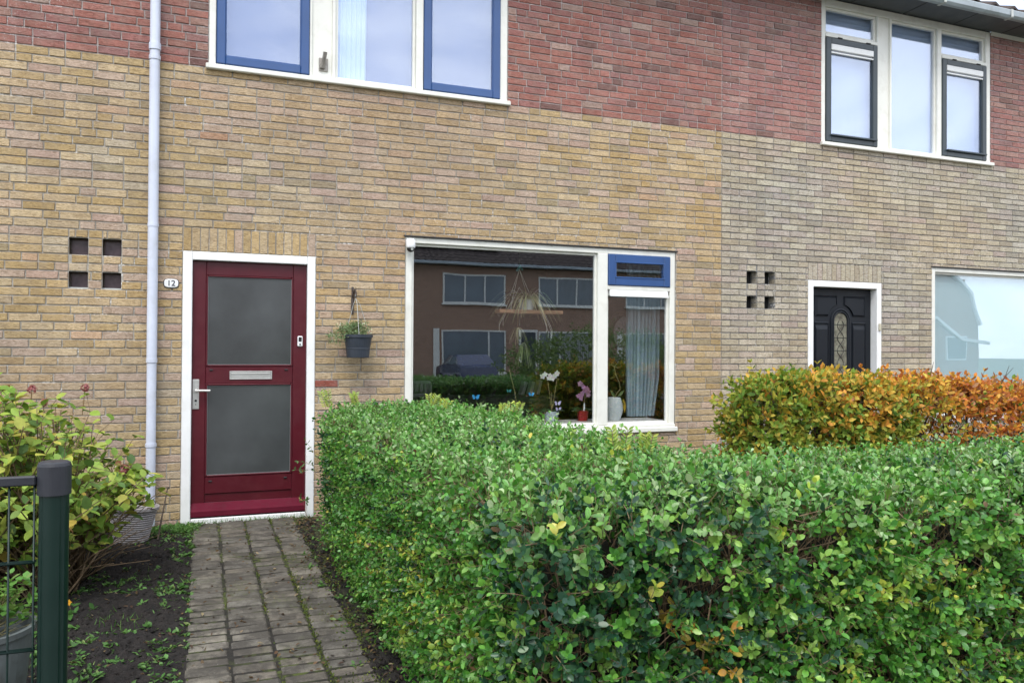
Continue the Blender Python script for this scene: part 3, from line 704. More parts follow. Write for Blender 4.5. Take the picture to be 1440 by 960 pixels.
t = thing('hanging_flower_pot', 'dark grey pot of pale trailing flowers hanging from the wall bracket', 'flower pot', (1.19, -.15, 1.295))
m = MB(); m.lathe([(.085, 0), (.090, .004), (.097, .07), (.100, .072), (.100, .078), (.098, .08), (.112, .165), (.120, .167), (.121, .190), (.110, .190), (.104, .15), (0, .15)], n=32); m.build('pot', M['anthracite'], t, smooth=False)
m = MB()
for a in (0.4, 2.5, 4.6): m.tube([(.112 * math.cos(a), .112 * math.sin(a), .185), (.03 * math.cos(a) - .012, .03 * math.sin(a), .44), (-.02, 0, .485)], .0022, 5)
m.tube([(-.022, -.0, .48), (-.022, .0, .52)], .0045, 6); m.build('hanger', M['greybook'], t)
n = 400; a = RNG.uniform(0, 2 * PI, n); rr = RNG.uniform(0, .1, n); P = np.stack([rr * np.cos(a) - .01, rr * np.sin(a), RNG.uniform(.17, .27, n)], 1)
left = RNG.random(n) < .45; P[left, 0] -= RNG.uniform(.02, .16, left.sum()); P[left, 2] -= (np.abs(P[left, 0]) - .08).clip(0) * .5
D = RNG.normal(0, 1, (n, 3)); D[:, 2] = np.abs(D[:, 2]) * .6
P2, A2, Q2, LL, WW, I2, seg = sprigs(P, unit(D), 6, (.03, .06), .3, .5, 50, (.014, .022), .6)
leaf_mesh('foliage', P2, A2, Q2, LL, WW, pal([(.18, .28, .11), (.26, .36, .18), (.36, .40, .25), (.24, .18, .10)], [4, 4, 2, 1], len(P2)), M['leaf_m'], t)
n = 46; c = np.array([(-.15, -.02, .27), (-.145, 0, .255), (.03, -.03, .275), (-.03, 0, .265), (.06, 0, .27), (.1, 0, .22)])[RNG.integers(0, 6, n)] + RNG.normal(0, .010, (n, 3))
leaf_mesh('flowers', c, RNG.normal(0, 1, (n, 3)), RNG.normal(0, 1, (n, 3)), .014, .018, pal([(.78, .72, .48), (.8, .78, .68), (.6, .3, .3)], [3, 4, 1], n), M['petal'], t)

# ------------------------------------------------------------------ interior of the living room window
def blades(P, n, l, spread, droop, w, cols, name, parent, seg=7, up=1.0):
    m = MB()
    for i in range(n):
        a = random.uniform(0, 2 * PI); L_ = random.uniform(*l); h = random.uniform(.3, 1) * up; d = Vector((math.cos(a), math.sin(a) * .8, 0)); p = Vector(P); pts = []
        for k in range(seg + 1):
            t = k / seg; q = p + d * (L_ * spread * t) + Vector((0, 0, L_ * (h * t * (1.6 - .6 * t) - droop * t * t))); pts.append(q)
        s = Vector((-d.y, d.x, 0)); vs = []
        for k, q in enumerate(pts):
            ww = w * (1 - (k / seg) ** 2) * .5 + .0008; vs += [q - s * ww, q + s * ww + Vector((0, 0, ww * .4))]
        m.add(vs, [(2 * k, 2 * k + 1, 2 * k + 3, 2 * k + 2) for k in range(seg)], random.choice(cols))
    return m.build(name, M['leaf_m'], parent, smooth=True, colors=True)
WY = .24
m = MB(); m.box(1.68, 4.25, .101, .42, .655, .685, bev=.004); m.build('window_board', M['interior_white'], hA)
t = thing('hanging_shelf', 'pale wooden plank shelf hung on cords behind the big window', 'shelf', (2.97, .5, 1.72))
m = MB(); m.box(-.33, .34, -.07, .07, 0, .035, bev=.004); m.build('board', M['wood'], t)
m = MB()
for sx in (-.22, .06):
    for sy in (-.06, .06): m.tube([(sx, sy, .03), (-.10, 0, .43)], .0022, 5)
m.tube([(-.10, 0, .43), (-.10, 0, .89)], .0015, 5); m.build('cord', M['rope'], t)
m = MB(); m.tube([(-.13, -.01, .41), (-.10, -.015, .46), (-.07, -.01, .42)], [.012, .022, .008], 8); m.build('hook_clip', M['teal'], t)
t = thing('spider_plant', 'spider plant with long arching leaves in white pot on hanging shelf', 'plant', (2.95, .5, 1.757))
m = MB(); m.lathe([(.065, 0), (.085, .10), (.082, .10), (0, .09)]); m.build('pot', M['ceramic'], t)
G = [(.40, .46, .24), (.52, .54, .34), (.62, .56, .34), (.28, .36, .18)]
blades((0, 0, .09), 95, (.20, .42), 1.0, .95, .019, G, 'leaves', t, up=.75)
blades((0, 0, .09), 22, (.15, .30), .55, .35, .014, G, 'upright_leaves', t, up=.9)
m = MB()
for i in range(11):
    a = random.uniform(0, 2 * PI); e = Vector((math.cos(a) * .3, math.sin(a) * .12, random.uniform(-.28, 0))); m.tube([(0, 0, .1), tuple(e * .5 + Vector((0, 0, .22))), tuple(e + Vector((0, 0, .06))), tuple(e)], .0018, 4)
m.build('runner', M['rope'], t)
t = thing('trailing_plant', 'tangled trailing grassy plant hanging below the wooden shelf', 'plant', (2.86, .5, 1.56))
m = MB(); m.tube([(0, 0, .16), (0, .01, .0)], .004, 6); m.build('stem', M['bark'], t)
blades((0, 0, 0.02), 60, (.10, .22), .55, .9, .007, [(.48, .48, .30), (.40, .42, .24), (.56, .50, .34)], 'leaves', t, up=.2)
ch = blades((.06, 0, -.12), 70, (.10, .22), .45, 1.2, .007, [(.30, .32, .18), (.24, .28, .14), (.20, .26, .13)], 'leaves', t, up=.0)
def flower(m, c, r, col, nrm=(0, -1, .1)):
    c = Vector(c); nn = Vector(nrm).normalized(); a = nn.orthogonal().normalized(); b = nn.cross(a)
    for i in range(5):
        t0 = 2 * PI * i / 5 + random.uniform(-.2, .2); d = a * math.cos(t0) + b * math.sin(t0); s = nn.cross(d); R_ = r * random.uniform(.85, 1.1)
        vs = [c, c + d * R_ * .5 - s * R_ * .42 + nn * .004, c + d * R_ + nn * .002, c + d * R_ * .5 + s * R_ * .42 + nn * .004]
        m.add(vs, [(0, 1, 2, 3)], tuple(min(1, k * random.uniform(.85, 1.1)) for k in col))
def orchid(x, potmat, pot, stems, flowers, fcol, label, leaves=4, stick=None):
    t = thing('potted_orchid', label, 'potted plant', (x, WY, .686), 'potted plants on the window board')
    m = MB(); m.lathe(pot); m.build('pot', potmat, t); h = pot[-1][1]
    m = MB()
    for s in stems: m.tube([(0, 0, h)] + s, .0035, 6)
    m.build('stem', M['stem'], t)
    if flowers:
        m = MB()
        for f in flowers: flower(m, f, f_r, fcol, (random.uniform(-.4, .1), -1, random.uniform(-.1, .3)))
        m.build('flowers', M['petal'], t, colors=True)
    n = leaves; a = np.array([i * 2 * PI / n + .4 for i in range(n)]); d = np.stack([np.cos(a), np.sin(a) * .7, np.full(n, .35)], 1)
    leaf_mesh('leaves', np.repeat([[0, 0, h]], n, 0), d, np.repeat([[0, 0, 1.]], n, 0) + d * -.3, .15, .085, pal([(.05, .10, .04)], [1], n), M['leaf'], t, curl=np.full(n, 2.5))
    return t
M['stem'] = plain('olive_stem', (.20, .17, .07), .6)
f_r = .030
orchid(2.76, M['blackpot'], [(.05, 0), (.065, .11), (.06, .11), (0, .10)], [[(-.03, 0, .28), (-.09, 0, .50)], [(.02, 0, .12), (.05, 0, .2)]], [], (1, 1, 1), 'orchid without flowers tied to a stick in black pot', 5)
orchid(3.105, M['bluepot'], [(.058, 0), (.070, .10), (.065, .10), (0, .09)], [[(-.02, 0, .25), (-.04, 0, .38), (-.07, 0, .46)], [(.03, 0, .25), (.055, 0, .42)], [(.0, 0, .2), (-.0, 0, .28)]],
       [(-.10, -.01, .43), (-.075, -.01, .45), (-.035, -.015, .415), (.0, -.015, .41), (-.02, -.01, .44), (.03, -.01, .44), (.05, -.01, .46)], (.82, .84, .84), 'orchid with white blooms in pale blue grey pot behind glass')
orchid(3.435, M['redpot'], [(.045, 0), (.058, .10), (.053, .10), (0, .09)], [[(.02, 0, .2), (.03, 0, .32)]],
       [(.05, -.01, .25), (.02, -.01, .29), (-.02, -.01, .25), (-.03, -.015, .22), (.04, -.01, .31), (.0, -.01, .33), (-.01, -.015, .27), (.06, 0, .28), (-.05, -.01, .24), (-.035, -.01, .36)], (.52, .28, .48), 'orchid with pink purple blooms in small red pot')
m = MB(); m.tube([(3.435, WY - .03, .786), (3.437, WY - .03, .86)], [.012, .004], 8); tag(m.build('white_candle', M['ceramic']), 'small white pointed candle standing in the red orchid pot', 'candle')
t = thing('ceramic_vase', 'white ribbed ceramic vase with a yellow leaf behind right pane', 'vase', (3.775, WY, .686))
pf = []
for i in range(13):
    z = .215 * i / 12; r = .055 + .035 * math.sin(PI * (z / .215) * .85 + .15); pf += [(r - .003, z), (r, z + .004)]
m = MB(); m.lathe(pf + [(.045, .222), (.0, .20)]); m.build('vase_body', M['ceramic'], t, smooth=True)
m = MB(); m.tube([(0, 0, .2), (.03, 0, .26), (.07, 0, .30), (.06, 0, .36), (.02, 0, .44), (.0, 0, .52), (.03, 0, .55)], .004, 6); m.tube([(0, 0, .52), (-.03, 0, .54)], .003, 5); m.tube([(0, 0, .52), (.05, 0, .51)], .003, 5); m.build('stem', M['stem'], t)
leaf_mesh('leaves', np.array([(.05, -.04, .22), (.075, -.05, .21), (.0, -.02, .22), (.03, -.02, .23)]), np.array([(.2, -.2, -1), (.15, -.1, -1.), (-.3, 0, .5), (.5, 0, .4)]), np.array([(0, -1, .1)] * 4, float), np.array([.12, .14, .09, .1]), np.array([.06, .05, .04, .04]), np.array([(.05, .12, .03), (.50, .34, .04), (.10, .16, .05), (.12, .18, .06)]), M['leaf'], t)
def butterfly(x, y, z, mat, label, s=.05):
    s *= .8
    t = thing('butterfly_ornament', label, 'ornament', (x, y, z), 'butterfly ornaments in the window')
    w = MB()
    for sg in (-1, 1):
        pts = [(0, 0, 0), (.4 * sg, -.15, .55), (.95 * sg, -.3, .6), (.8 * sg, -.2, .1), (.6 * sg, -.15, -.45), (.2 * sg, -.05, -.4)]
        w.add([(a * s, b * s, c * s) for a, b, c in pts] + [(a * s, b * s + .002, c * s) for a, b, c in pts], [(0, 1, 2, 3, 4, 5), (11, 10, 9, 8, 7, 6)] + [(i, (i + 1) % 6, (i + 1) % 6 + 6, i + 6) for i in range(6)])
    w.build('wings', mat, t); b = MB(); b.tube([(0, -.003, -s * .4), (0, -.003, s * .45)], .003, 6); b.tube([(0, 0, -s * .4), (0, .002, .69 - z)], .0012, 4); b.build('body', M['rubber'], t)
butterfly(2.345, .25, .93, M['bluefly'], 'bright blue butterfly ornament nearest the left edge of big window')
butterfly(2.66, .22, .985, M['teal'], 'teal butterfly ornament left of the stick in black pot', .032)
butterfly(2.885, .22, .95, M['bluefly'], 'blue butterfly ornament right of the stick in black pot', .04)
butterfly(3.13, .16, .865, M['lilacfly'], 'upper lilac butterfly ornament in the white orchid pot', .045)
butterfly(3.135, .155, .81, M['lilacfly'], 'lower lilac butterfly ornament in the white orchid pot', .040)
m = MB(); n = 120; vs = []
for i in range(n + 1):
    u = i / n; x0_, x1_ = 4.03 + .29 * u, 4.02 + .36 * u; ph = i * .42; y = .42 + .035 * math.sin(ph) + .012 * math.sin(ph * 2.3)
    vs += [(x0_ + .0, y, .70), (4.03 + .36 * u - .012 * math.sin(PI * u), y + .01, 1.1), (x1_, y * .97, 2.3)]
m.add(vs, [(3 * i + k, 3 * i + 3 + k, 3 * i + 4 + k, 3 * i + 1 + k) for i in range(n) for k in (0, 1)]); m.add([(a, b + .005, c) for a, b, c in vs], [(3 * i + k, 3 * i + 1 + k, 3 * i + 4 + k, 3 * i + 3 + k) for i in range(n) for k in (0, 1)])
tag(m.build('curtain', M['curtain'], None, smooth=True), 'grey blue curtain hanging in folds behind right pane of living room window', 'curtain')
t = thing('oval_mirror', 'oval mirror with dark wicker rim behind the right lower pane', 'mirror', (4.60, 1.52, 1.56), rz=-.6)
m = MB(); m.tube([(.16 * math.cos(a), 0, .24 * math.sin(a)) for a in [2 * PI * i / 32 for i in range(33)]], .045, 8); m.build('rim', M['wicker'], t)
m = MB(); P = [(.13 * math.cos(a), .21 * math.sin(a)) for a in [2 * PI * i / 32 for i in range(32)]]; m.add([(x, -.01, z) for x, z in P] + [(x, .01, z) for x, z in P], [tuple(range(32)), tuple(range(63, 31, -1))] + [(i, (i + 1) % 32, (i + 1) % 32 + 32, i + 32) for i in range(32)]); m.build('mirror_glass', M['mirrorglass'], t)
m = MB(); m.box(1.9, 4.2, 2.45, 2.85, .35, .80, bev=.03); sb = m.build('low_cabinet', M['sofa']); tag(sb, 'dark low cabinet inside the room behind the orchids', 'cabinet')
for i, (x, a, h, lb) in enumerate(((3.74, .32, .17, 'pale grey book leaning leftmost of three on the low cabinet'), (3.85, .26, .17, 'pale grey book in the middle of three on the low cabinet'), (3.95, .22, .18, 'pale grey book rightmost of three on the low cabinet'))):
    m = MB(); m.box(-.02, .02, -.06, .06, 0, h, bev=.003); o = m.build('book', M['greybook']); tag(o, lb, 'book', 'books on the low cabinet'); o.location = (x, 2.6, .805); o.rotation_euler = (0, a, 0)
m = MB()
for i in range(5): m.box(2.27 + i * .055, 2.31 + i * .055, 2.40, 2.44, .86, .97, bev=.008)
m.box(2.25, 2.55, 2.445, 2.60, .802, .99, bev=.03); tag(m.build('striped_cushion', M['greybook']), 'striped cushion on low cabinet inside at far left of big window', 'cushion')

# ------------------------------------------------------------------ ground
def sheet(name, x0, x1, y0, y1, z, mat, k='structure'):
    m = MB(); m.quad((x0, y0, z), (x1, y0, z), (x1, y1, z), (x0, y1, z)); o = m.build(name, mat); o['kind'] = k; return o
sheet('ground', -120, 160, -160, 120, -.060, M['ground'])
sheet('garden_ground', .70, 11, -4.9, .0, -.012, M['lawn'])
sheet('pavement', -40, 60, -8.6, -4.9, -.020, M['slab'])
sheet('road', -60, 90, -14.5, -8.6, -.045, M['asphalt'])
sheet('far_pavement', -60, 90, -17, -14.5, -.03, M['slab'])
# soil bed with real clods
X = np.concatenate([np.linspace(-4.6, -1.8, 40)[:-1], np.linspace(-1.8, -.045, 150)]); Y = np.linspace(-4.85, 0.0, 380); nx, ny = len(X), len(Y); m = MB(); vs = []
for y in Y:
    for x in X:
        v = Vector((x, y, 0)); h = mnoise.noise(v * 2.2) * .030 + mnoise.noise(v * 9) * .026 + abs(mnoise.noise(v * 24)) * .026 + mnoise.noise(v * 55) * .012
        e = min(1, (-.045 - x) / .12); vs.append((x, y, (h + .012) * e - .008))
m.add(vs, [(j * nx + i, j * nx + i + 1, (j + 1) * nx + i + 1, (j + 1) * nx + i) for j in range(ny - 1) for i in range(nx - 1)])
kind(m.build('soil_bed', M['soil'], smooth=True), 'structure')
def soil_z(x, y):
    v = Vector((x, y, 0)); h = mnoise.noise(v * 2.2) * .030 + mnoise.noise(v * 9) * .026 + abs(mnoise.noise(v * 24)) * .026 + mnoise.noise(v * 55) * .012
    return (h + .012) * min(1, max(0, (-.045 - x) / .12)) - .008
# path of concrete pavers
sheet('path_bed', -.075, .92, -4.9, 0, -.0085, M['joint'])
m = MB(); rnd = random.Random(4)
for c in range(4):
    y = -.012 - rnd.uniform(0, .03); xa = -.060 + c * .192
    while y > -4.88:
        w = .098; dz = rnd.uniform(-.004, .004); tl = rnd.uniform(-.004, .004); j = rnd.uniform(-.004, .004)
        g = rnd.uniform(.75, 1.2); col = tuple(k * g for k in rnd.choice([(.185, .170, .140), (.205, .186, .150), (.165, .154, .132), (.195, .172, .138)]))
        z = .002 + dz + .004 * math.sin(y * 3 + c); x0, x1, y0, y1 = xa + .006 + j, xa + .184 + j, y - w + .021 + rnd.uniform(-.003, .003), y
        b = .011; vs = [(x0, y0, z - .02), (x1, y0, z - .02), (x1, y1, z - .02), (x0, y1, z - .02), (x0, y0, z - b * .75 + tl), (x1, y0, z - b * .75 - tl), (x1, y1, z - b * .75 - tl), (x0, y1, z - b * .75 + tl),
              (x0 + b, y0 + b, z + tl), (x1 - b, y0 + b, z - tl), (x1 - b, y1 - b, z - tl), (x0 + b, y1 - b, z + tl)]
        m.add(vs, [(0, 1, 5, 4), (1, 2, 6, 5), (2, 3, 7, 6), (3, 0, 4, 7), (4, 5, 9, 8), (5, 6, 10, 9), (6, 7, 11, 10), (7, 4, 8, 11), (8, 9, 10, 11)], col)
        y -= w + .002
kind(m.build('path', M['paver'], colors=True), 'structure')
# moss in the joints, clods, weeds, litter
n = 9000; P = np.zeros((n, 3)); jx = np.array([.132, .324, .516, .705, .75, -.06])[RNG.choice(6, n, p=[.12, .22, .34, .2, .08, .04])]
P[:, 0] = jx + RNG.normal(0, .009, n); P[:, 1] = RNG.uniform(-4.6, -.02, n); P[:, 2] = RNG.uniform(-.004, .003, n)
P[:2600, 0] = RNG.uniform(.50, .80, 2600); P[:2600, 1] = RNG.uniform(-4.6, -1.2, 2600)
keep = (wob(P, 3.1, 1) + RNG.normal(0, .25, n) > .38) | ((jx == .516) & (P[:, 1] < -1.9) & (RNG.random(n) < .5)) | (P[:, 1] > -.06)
P = P[keep]; n = len(P)
kind(leaf_mesh('moss', P, RNG.normal(0, .7, (n, 3)) + [0, 0, .8], RNG.normal(0, 1, (n, 3)), .010, .009, pal([(.10, .13, .025), (.14, .17, .03), (.07, .10, .03)], [3, 2, 2], n), M['moss']), 'stuff')
def scatter_soil(n, x0, x1, y0, y1):
    P = np.stack([RNG.uniform(x0, x1, n), RNG.uniform(y0, y1, n), np.zeros(n)], 1); P[:, 2] = [soil_z(x, y) for x, y in P[:, :2]]; return P
m = MB()
for i in range(6500):
    x, y = (random.uniform(-1.6, -.06), random.uniform(-4.0, -.1)); s = random.uniform(.004, .012) * (2.2 if random.random() < .12 else 1); z = soil_z(x, y)
    if i % 9 == 0: x, y, z = random.uniform(.68, .85), random.uniform(-3.6, -.1), 0
    vs = []; 
    for d in ((1, 0, 0), (0, 1, 0), (-1, 0, 0), (0, -1, 0), (0, 0, .8), (0, 0, -.5)): vs.append(tuple((x, y, z)[k] + d[k] * s * random.uniform(.6, 1.3) for k in range(3)))
    m.add(vs, [(0, 1, 4), (1, 2, 4), (2, 3, 4), (3, 0, 4), (1, 0, 5), (2, 1, 5), (3, 2, 5), (0, 3, 5)])
kind(m.build('soil_clods', M['soil']), 'stuff')
# weeds: rosettes
P = scatter_soil(3600, -1.6, -.05, -4.4, -.05)
kp = (wob(P, 1.9, 4) + RNG.normal(0, .35, len(P)) + np.clip((P[:, 0] + .45) * 1.2, -.6, .6) > .18) | (P[:, 1] > -.5) & (P[:, 0] > -.35) | ((P[:, 1] < -2.6) & (RNG.random(len(P)) < .35)); P = P[kp]
E1 = np.stack([RNG.uniform(-.30, -.0, 90), RNG.uniform(-.32, -.03, 90), np.full(90, .004)], 1)
E2 = np.stack([RNG.uniform(.62, .95, 70), RNG.uniform(-4.2, -.05, 70), np.full(70, .0)], 1)
P = np.concatenate([P, E1, E2]); k = 6; PP = np.repeat(P, k, 0); n = len(PP); a = RNG.uniform(0, 2 * PI, n)
D = np.stack([np.cos(a), np.sin(a), RNG.uniform(.15, 1.0, n)], 1); s = np.repeat(RNG.uniform(.5, 1.25, len(P)), k)
kind(leaf_mesh('weeds', PP + RNG.normal(0, .012, (n, 3)) * [1, 1, .1], D, np.array([[0, 0, 1.]]) + RNG.normal(0, .3, (n, 3)), s * RNG.uniform(.018, .040, n), s * RNG.uniform(.013, .026, n),
     pal([(.06, .15, .03), (.09, .20, .045), (.13, .26, .07), (.20, .28, .08)], [4, 4, 3, 1], n), M['leaf_m']), 'stuff')
n = 4600; P = np.stack([RNG.uniform(-1.2, -.02, n), RNG.uniform(-4.0, -.02, n), np.zeros(n)], 1)
P[:700, 0] = RNG.uniform(-.36, -.05, 700); P[:700, 1] = RNG.uniform(-.30, -.01, 700); P[700:1000, 0] = RNG.uniform(-.1, .85, 300); P[700:1000, 1] = RNG.uniform(-.05, -.005, 300)
kp = (wob(P, 2.3, 7) > .25) | (np.arange(n) < 1000); P = P[kp]; n = len(P); P[:, 2] = [soil_z(x, y) for x, y in P[:, :2]]
kind(leaf_mesh('grass', P, RNG.normal(0, .55, (n, 3)) * [1, 1, 0] + [0, 0, 1], RNG.normal(0, 1, (n, 3)), RNG.uniform(.02, .055, n), .004, pal([(.07, .17, .03), (.12, .24, .05)], [1, 1], n), M['leaf_m'], T=BT, F=BF), 'stuff')
n = 1300; P = np.stack([RNG.uniform(-1.4, 1.0, n), RNG.uniform(-4.2, -.03, n), np.full(n, .010)], 1); P[:420, 0] = RNG.normal(.78, .09, 420); P[:90, 1] = RNG.uniform(-.55, -.05, 90)
n0 = P[:, 0] < -.05; P[n0, 2] = [soil_z(x, y) + .008 for x, y in P[n0, :2]]
kind(leaf_mesh('leaf_litter', P, RNG.normal(0, 1, (n, 3)) * [1, 1, .25], RNG.normal(0, .35, (n, 3)) + [0, 0, 1], RNG.uniform(.014, .036, n), RNG.uniform(.010, .022, n), pal([(.14, .085, .045), (.20, .13, .065), (.09, .055, .035), (.34, .28, .17)], [4, 3, 4, 1], n), M['leaf_dry'], curl=RNG.uniform(.5, 3, n)), 'stuff')

# ------------------------------------------------------------------ hedges
def sdbox(p, lo, hi, r):
    lo, hi = np.array(lo), np.array(hi); c = (lo + hi) / 2; h = (hi - lo) / 2 - r
    q = np.abs(p - c) - h; return np.linalg.norm(np.maximum(q, 0), axis=1) + np.minimum(q.max(1), 0) - r
def privet_sdf(p):
    d = np.minimum(sdbox(p, (.77, -4.82, -.3), (1.79, -1.12, .95), .09), sdbox(p, (.77, -4.82, -.3), (5.0, -3.84, .905), .09))
    d = d + .026 * wob(p, 2.2, 3) + .016 * wob(p, 6.5, 1)
    return d + np.clip(.35 - p[:, 2], 0, 1) * .16
def grad(f, p, e=.01):
    g = np.stack([f(p + np.eye(3)[i] * e) - f(p - np.eye(3)[i] * e) for i in range(3)], 1); return unit(g)
def sample_shell(f, lo, hi, n, din, dout, keep=None):
    out = []; tot = 0
    while tot < n:
        p = RNG.uniform(lo, hi, (400000, 3)); d = f(p); k = (d < dout) & (d > -din); p = p[k]
        if keep is not None: p = p[RNG.random(len(p)) < keep(p)]
        out.append(p); tot += len(p)
    return np.concatenate(out)[:n]
def keep_privet(p):
    k = np.ones(len(p))
    back = ((p[:, 1] > -3.9) & (p[:, 0] > 1.9) & (p[:, 2] < .82)) | ((p[:, 0] > 1.7) & (p[:, 1] > -3.75) & (p[:, 2] < .82)) | (p[:, 2] < .0) | (p[:, 0] > 4.6)
    k[back] = .22; k[(p[:, 1] > -1.35) & (p[:, 2] < .7)] = .5
    k *= np.where(wob(p, 5.5, 9) * .6 + wob(p, 11, 2) * .4 > .40, .16, 1.0)     # thinner places
    k[p[:, 2] < .22] *= .55
    for gx_, gz_, gr_ in BARE: k *= 1 - .80 * np.exp(-((p[:, 0] - gx_) ** 2 + (p[:, 2] - gz_) ** 2) / gr_ ** 2) * (p[:, 1] < -4.6)
    return k
BARE = ((1.70, .80, .10), (2.2, .76, .13), (1.42, .78, .07), (2.45, .40, .08), (.95, .60, .05))
HW = thing('privet_hedge', 'clipped glossy green L-shaped privet hedge beside path and along the street', 'hedge', (0, 0, 0))
P = sample_shell(privet_sdf, (.4, -5.1, -.02), (5.1, -.9, 1.1), 29000, .14, .0, keep_privet); Nn = grad(privet_sdf, P)
P2, A2, Q2, LL, WW, I2, seg = sprigs(P, Nn, 8, (.05, .10), .28, .42, 56, (.015, .034), .78)
n = len(P2); ps = P[I2]
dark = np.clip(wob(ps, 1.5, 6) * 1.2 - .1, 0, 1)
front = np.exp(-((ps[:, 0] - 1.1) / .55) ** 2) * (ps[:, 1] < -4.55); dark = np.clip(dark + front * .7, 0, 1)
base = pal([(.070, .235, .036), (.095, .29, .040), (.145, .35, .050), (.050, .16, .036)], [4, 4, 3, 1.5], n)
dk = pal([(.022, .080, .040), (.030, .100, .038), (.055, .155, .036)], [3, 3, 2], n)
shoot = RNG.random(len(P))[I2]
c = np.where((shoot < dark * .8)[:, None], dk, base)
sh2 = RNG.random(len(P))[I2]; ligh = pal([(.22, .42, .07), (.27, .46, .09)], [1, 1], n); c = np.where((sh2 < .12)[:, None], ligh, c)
topz = RNG.random(len(P))[I2] < np.clip((ps[:, 2] - .78 + .06 * wob(ps, 4, 2)) / .15, 0, 1) * .70; c = np.where(topz[:, None], pal([(.22, .42, .12), (.17, .38, .08), (.33, .47, .22), (.13, .32, .06)], [3, 3, 2, 2], n), c)  # paler young growth near the top, with sky sheen put into the colour
yel = pal([(.38, .48, .06), (.52, .48, .08), (.28, .44, .06)], [2, 1, 3], n)
mk = np.zeros(len(P))
for (x, y, z, r, s) in ((.72, -3.75, .50, .16, .6), (.72, -3.1, .52, .13, .4), (.72, -2.8, .48, .12, .4), (.72, -4.2, .35, .20, .35), (.72, -3.4, .30, .24, .25), (1.9, -4.82, .55, .22, .25), (2.3, -4.82, .60, .25, .2), (1.4, -4.2, .97, .25, .15)):
    mk = np.maximum(mk, s * np.exp(-((P - [x, y, z]) ** 2).sum(1) / r ** 2))
mk = (RNG.random(len(P)) < mk + .008)[I2]; c[mk] = yel[mk]
og = (np.exp(-((P - [1.29, -4.80, .545]) ** 2).sum(1) / .075 ** 2) > RNG.random(len(P)))[I2]; c[og] = pal([(.60, .33, .05), (.55, .42, .08), (.35, .38, .07)], [2, 2, 1], n)[og]
br = RNG.random(n) < .006; c[br] = (.17, .10, .045)
big = np.where((ps[:, 1] < -4.4) | (dark > .6), 1.12, .95)
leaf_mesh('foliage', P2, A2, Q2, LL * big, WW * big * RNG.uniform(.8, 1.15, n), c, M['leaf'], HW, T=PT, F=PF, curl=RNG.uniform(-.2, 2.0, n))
s = RNG.random(len(P)) < .7
twigs_mesh('shoots', seg[0][s], seg[1][s], .0016, M['bark'], HW)
Pb = sample_shell(privet_sdf, (.5, -5.0, .1), (5.0, -1.0, 1.0), 1500, .16, -.03)
a = Pb * [1, 1, 0] + RNG.normal(0, .10, Pb.shape) * [1, 1, 0]; a[:, 2] = np.maximum(0, Pb[:, 2] - RNG.uniform(.15, .6, len(Pb)))
cc = np.where(a[:, 0] > 1.85, 1, 0)
a = np.stack([np.clip(a[:, 0], .95, 4.9), np.where(a[:, 0] > 1.7, np.clip(a[:, 1], -4.62, -3.95), np.clip(a[:, 1], -4.62, -1.3)), a[:, 2]], 1)
bt = []
for gx_, gz_, gr_ in BARE:
    for q in range(int(gr_ * 420)): bt.append((gx_ + random.gauss(0, gr_ * .8), -4.70 + random.uniform(0, .08), gz_ - random.uniform(.05, .2), gx_ + random.gauss(0, gr_ * .9), -4.80 + random.uniform(-.02, .04), gz_ + random.gauss(0, gr_ * .7)))
bt = np.array(bt); twigs_mesh('branches', np.concatenate([a, bt[:, :3]]), np.concatenate([Pb, bt[:, 3:]]), np.concatenate([RNG.uniform(.0025, .007, len(Pb)), RNG.uniform(.001, .0028, len(bt))]), M['bark'], HW)
m = MB(); m.box(1.06, 1.50, -4.50, -1.42, .02, .70, bev=.08); m.box(1.501, 4.80, -4.50, -4.12, .02, .66, bev=.08); m.build('dark_shade_core', M['core'], HW)  # solid boxes that fill the hedge gaps with painted shade
# fern-like and yellow shoots standing above the hedge top
m = MB(); pts = []
for (x, y, h) in ((1.42, -1.55, .10), (1.80, -2.1, .08), (1.50, -1.6, .07), (1.72, -2.15, .07), (1.55, -3.9, .10), (1.6, -4.0, .08), (.80, -1.2, .12), (1.0, -1.15, .1)):
    for q in range(3):
        d = Vector((random.uniform(-.5, .5), random.uniform(-.3, .3), 1)).normalized(); p0 = Vector((x + random.uniform(-.03, .03), y, .96)); p1 = p0 + d * h; m.tube([p0, p1], .0015, 4)
        for j in range(7):
            pts.append((*(p0 + d * h * (j + 1) / 7), d.x, d.y, d.z))
m.build('tall_shoots', M['bark'], HW)
pts = np.array(pts); n = len(pts); sd = unit(np.cross(pts[:, 3:], [[0, 1, 0.]])); P_ = np.concatenate([pts[:, :3]] * 2); A_ = np.concatenate([sd + pts[:, 3:] * .8, -sd + pts[:, 3:] * .8])
leaf_mesh('shoot_leaves', P_, A_, np.tile([[0, -.9, .5]], (2 * n, 1)) + RNG.normal(0, .3, (2 * n, 3)), .032, .014, pal([(.40, .48, .07), (.28, .40, .07)], [1, 1], 2 * n), M['leaf'], HW)

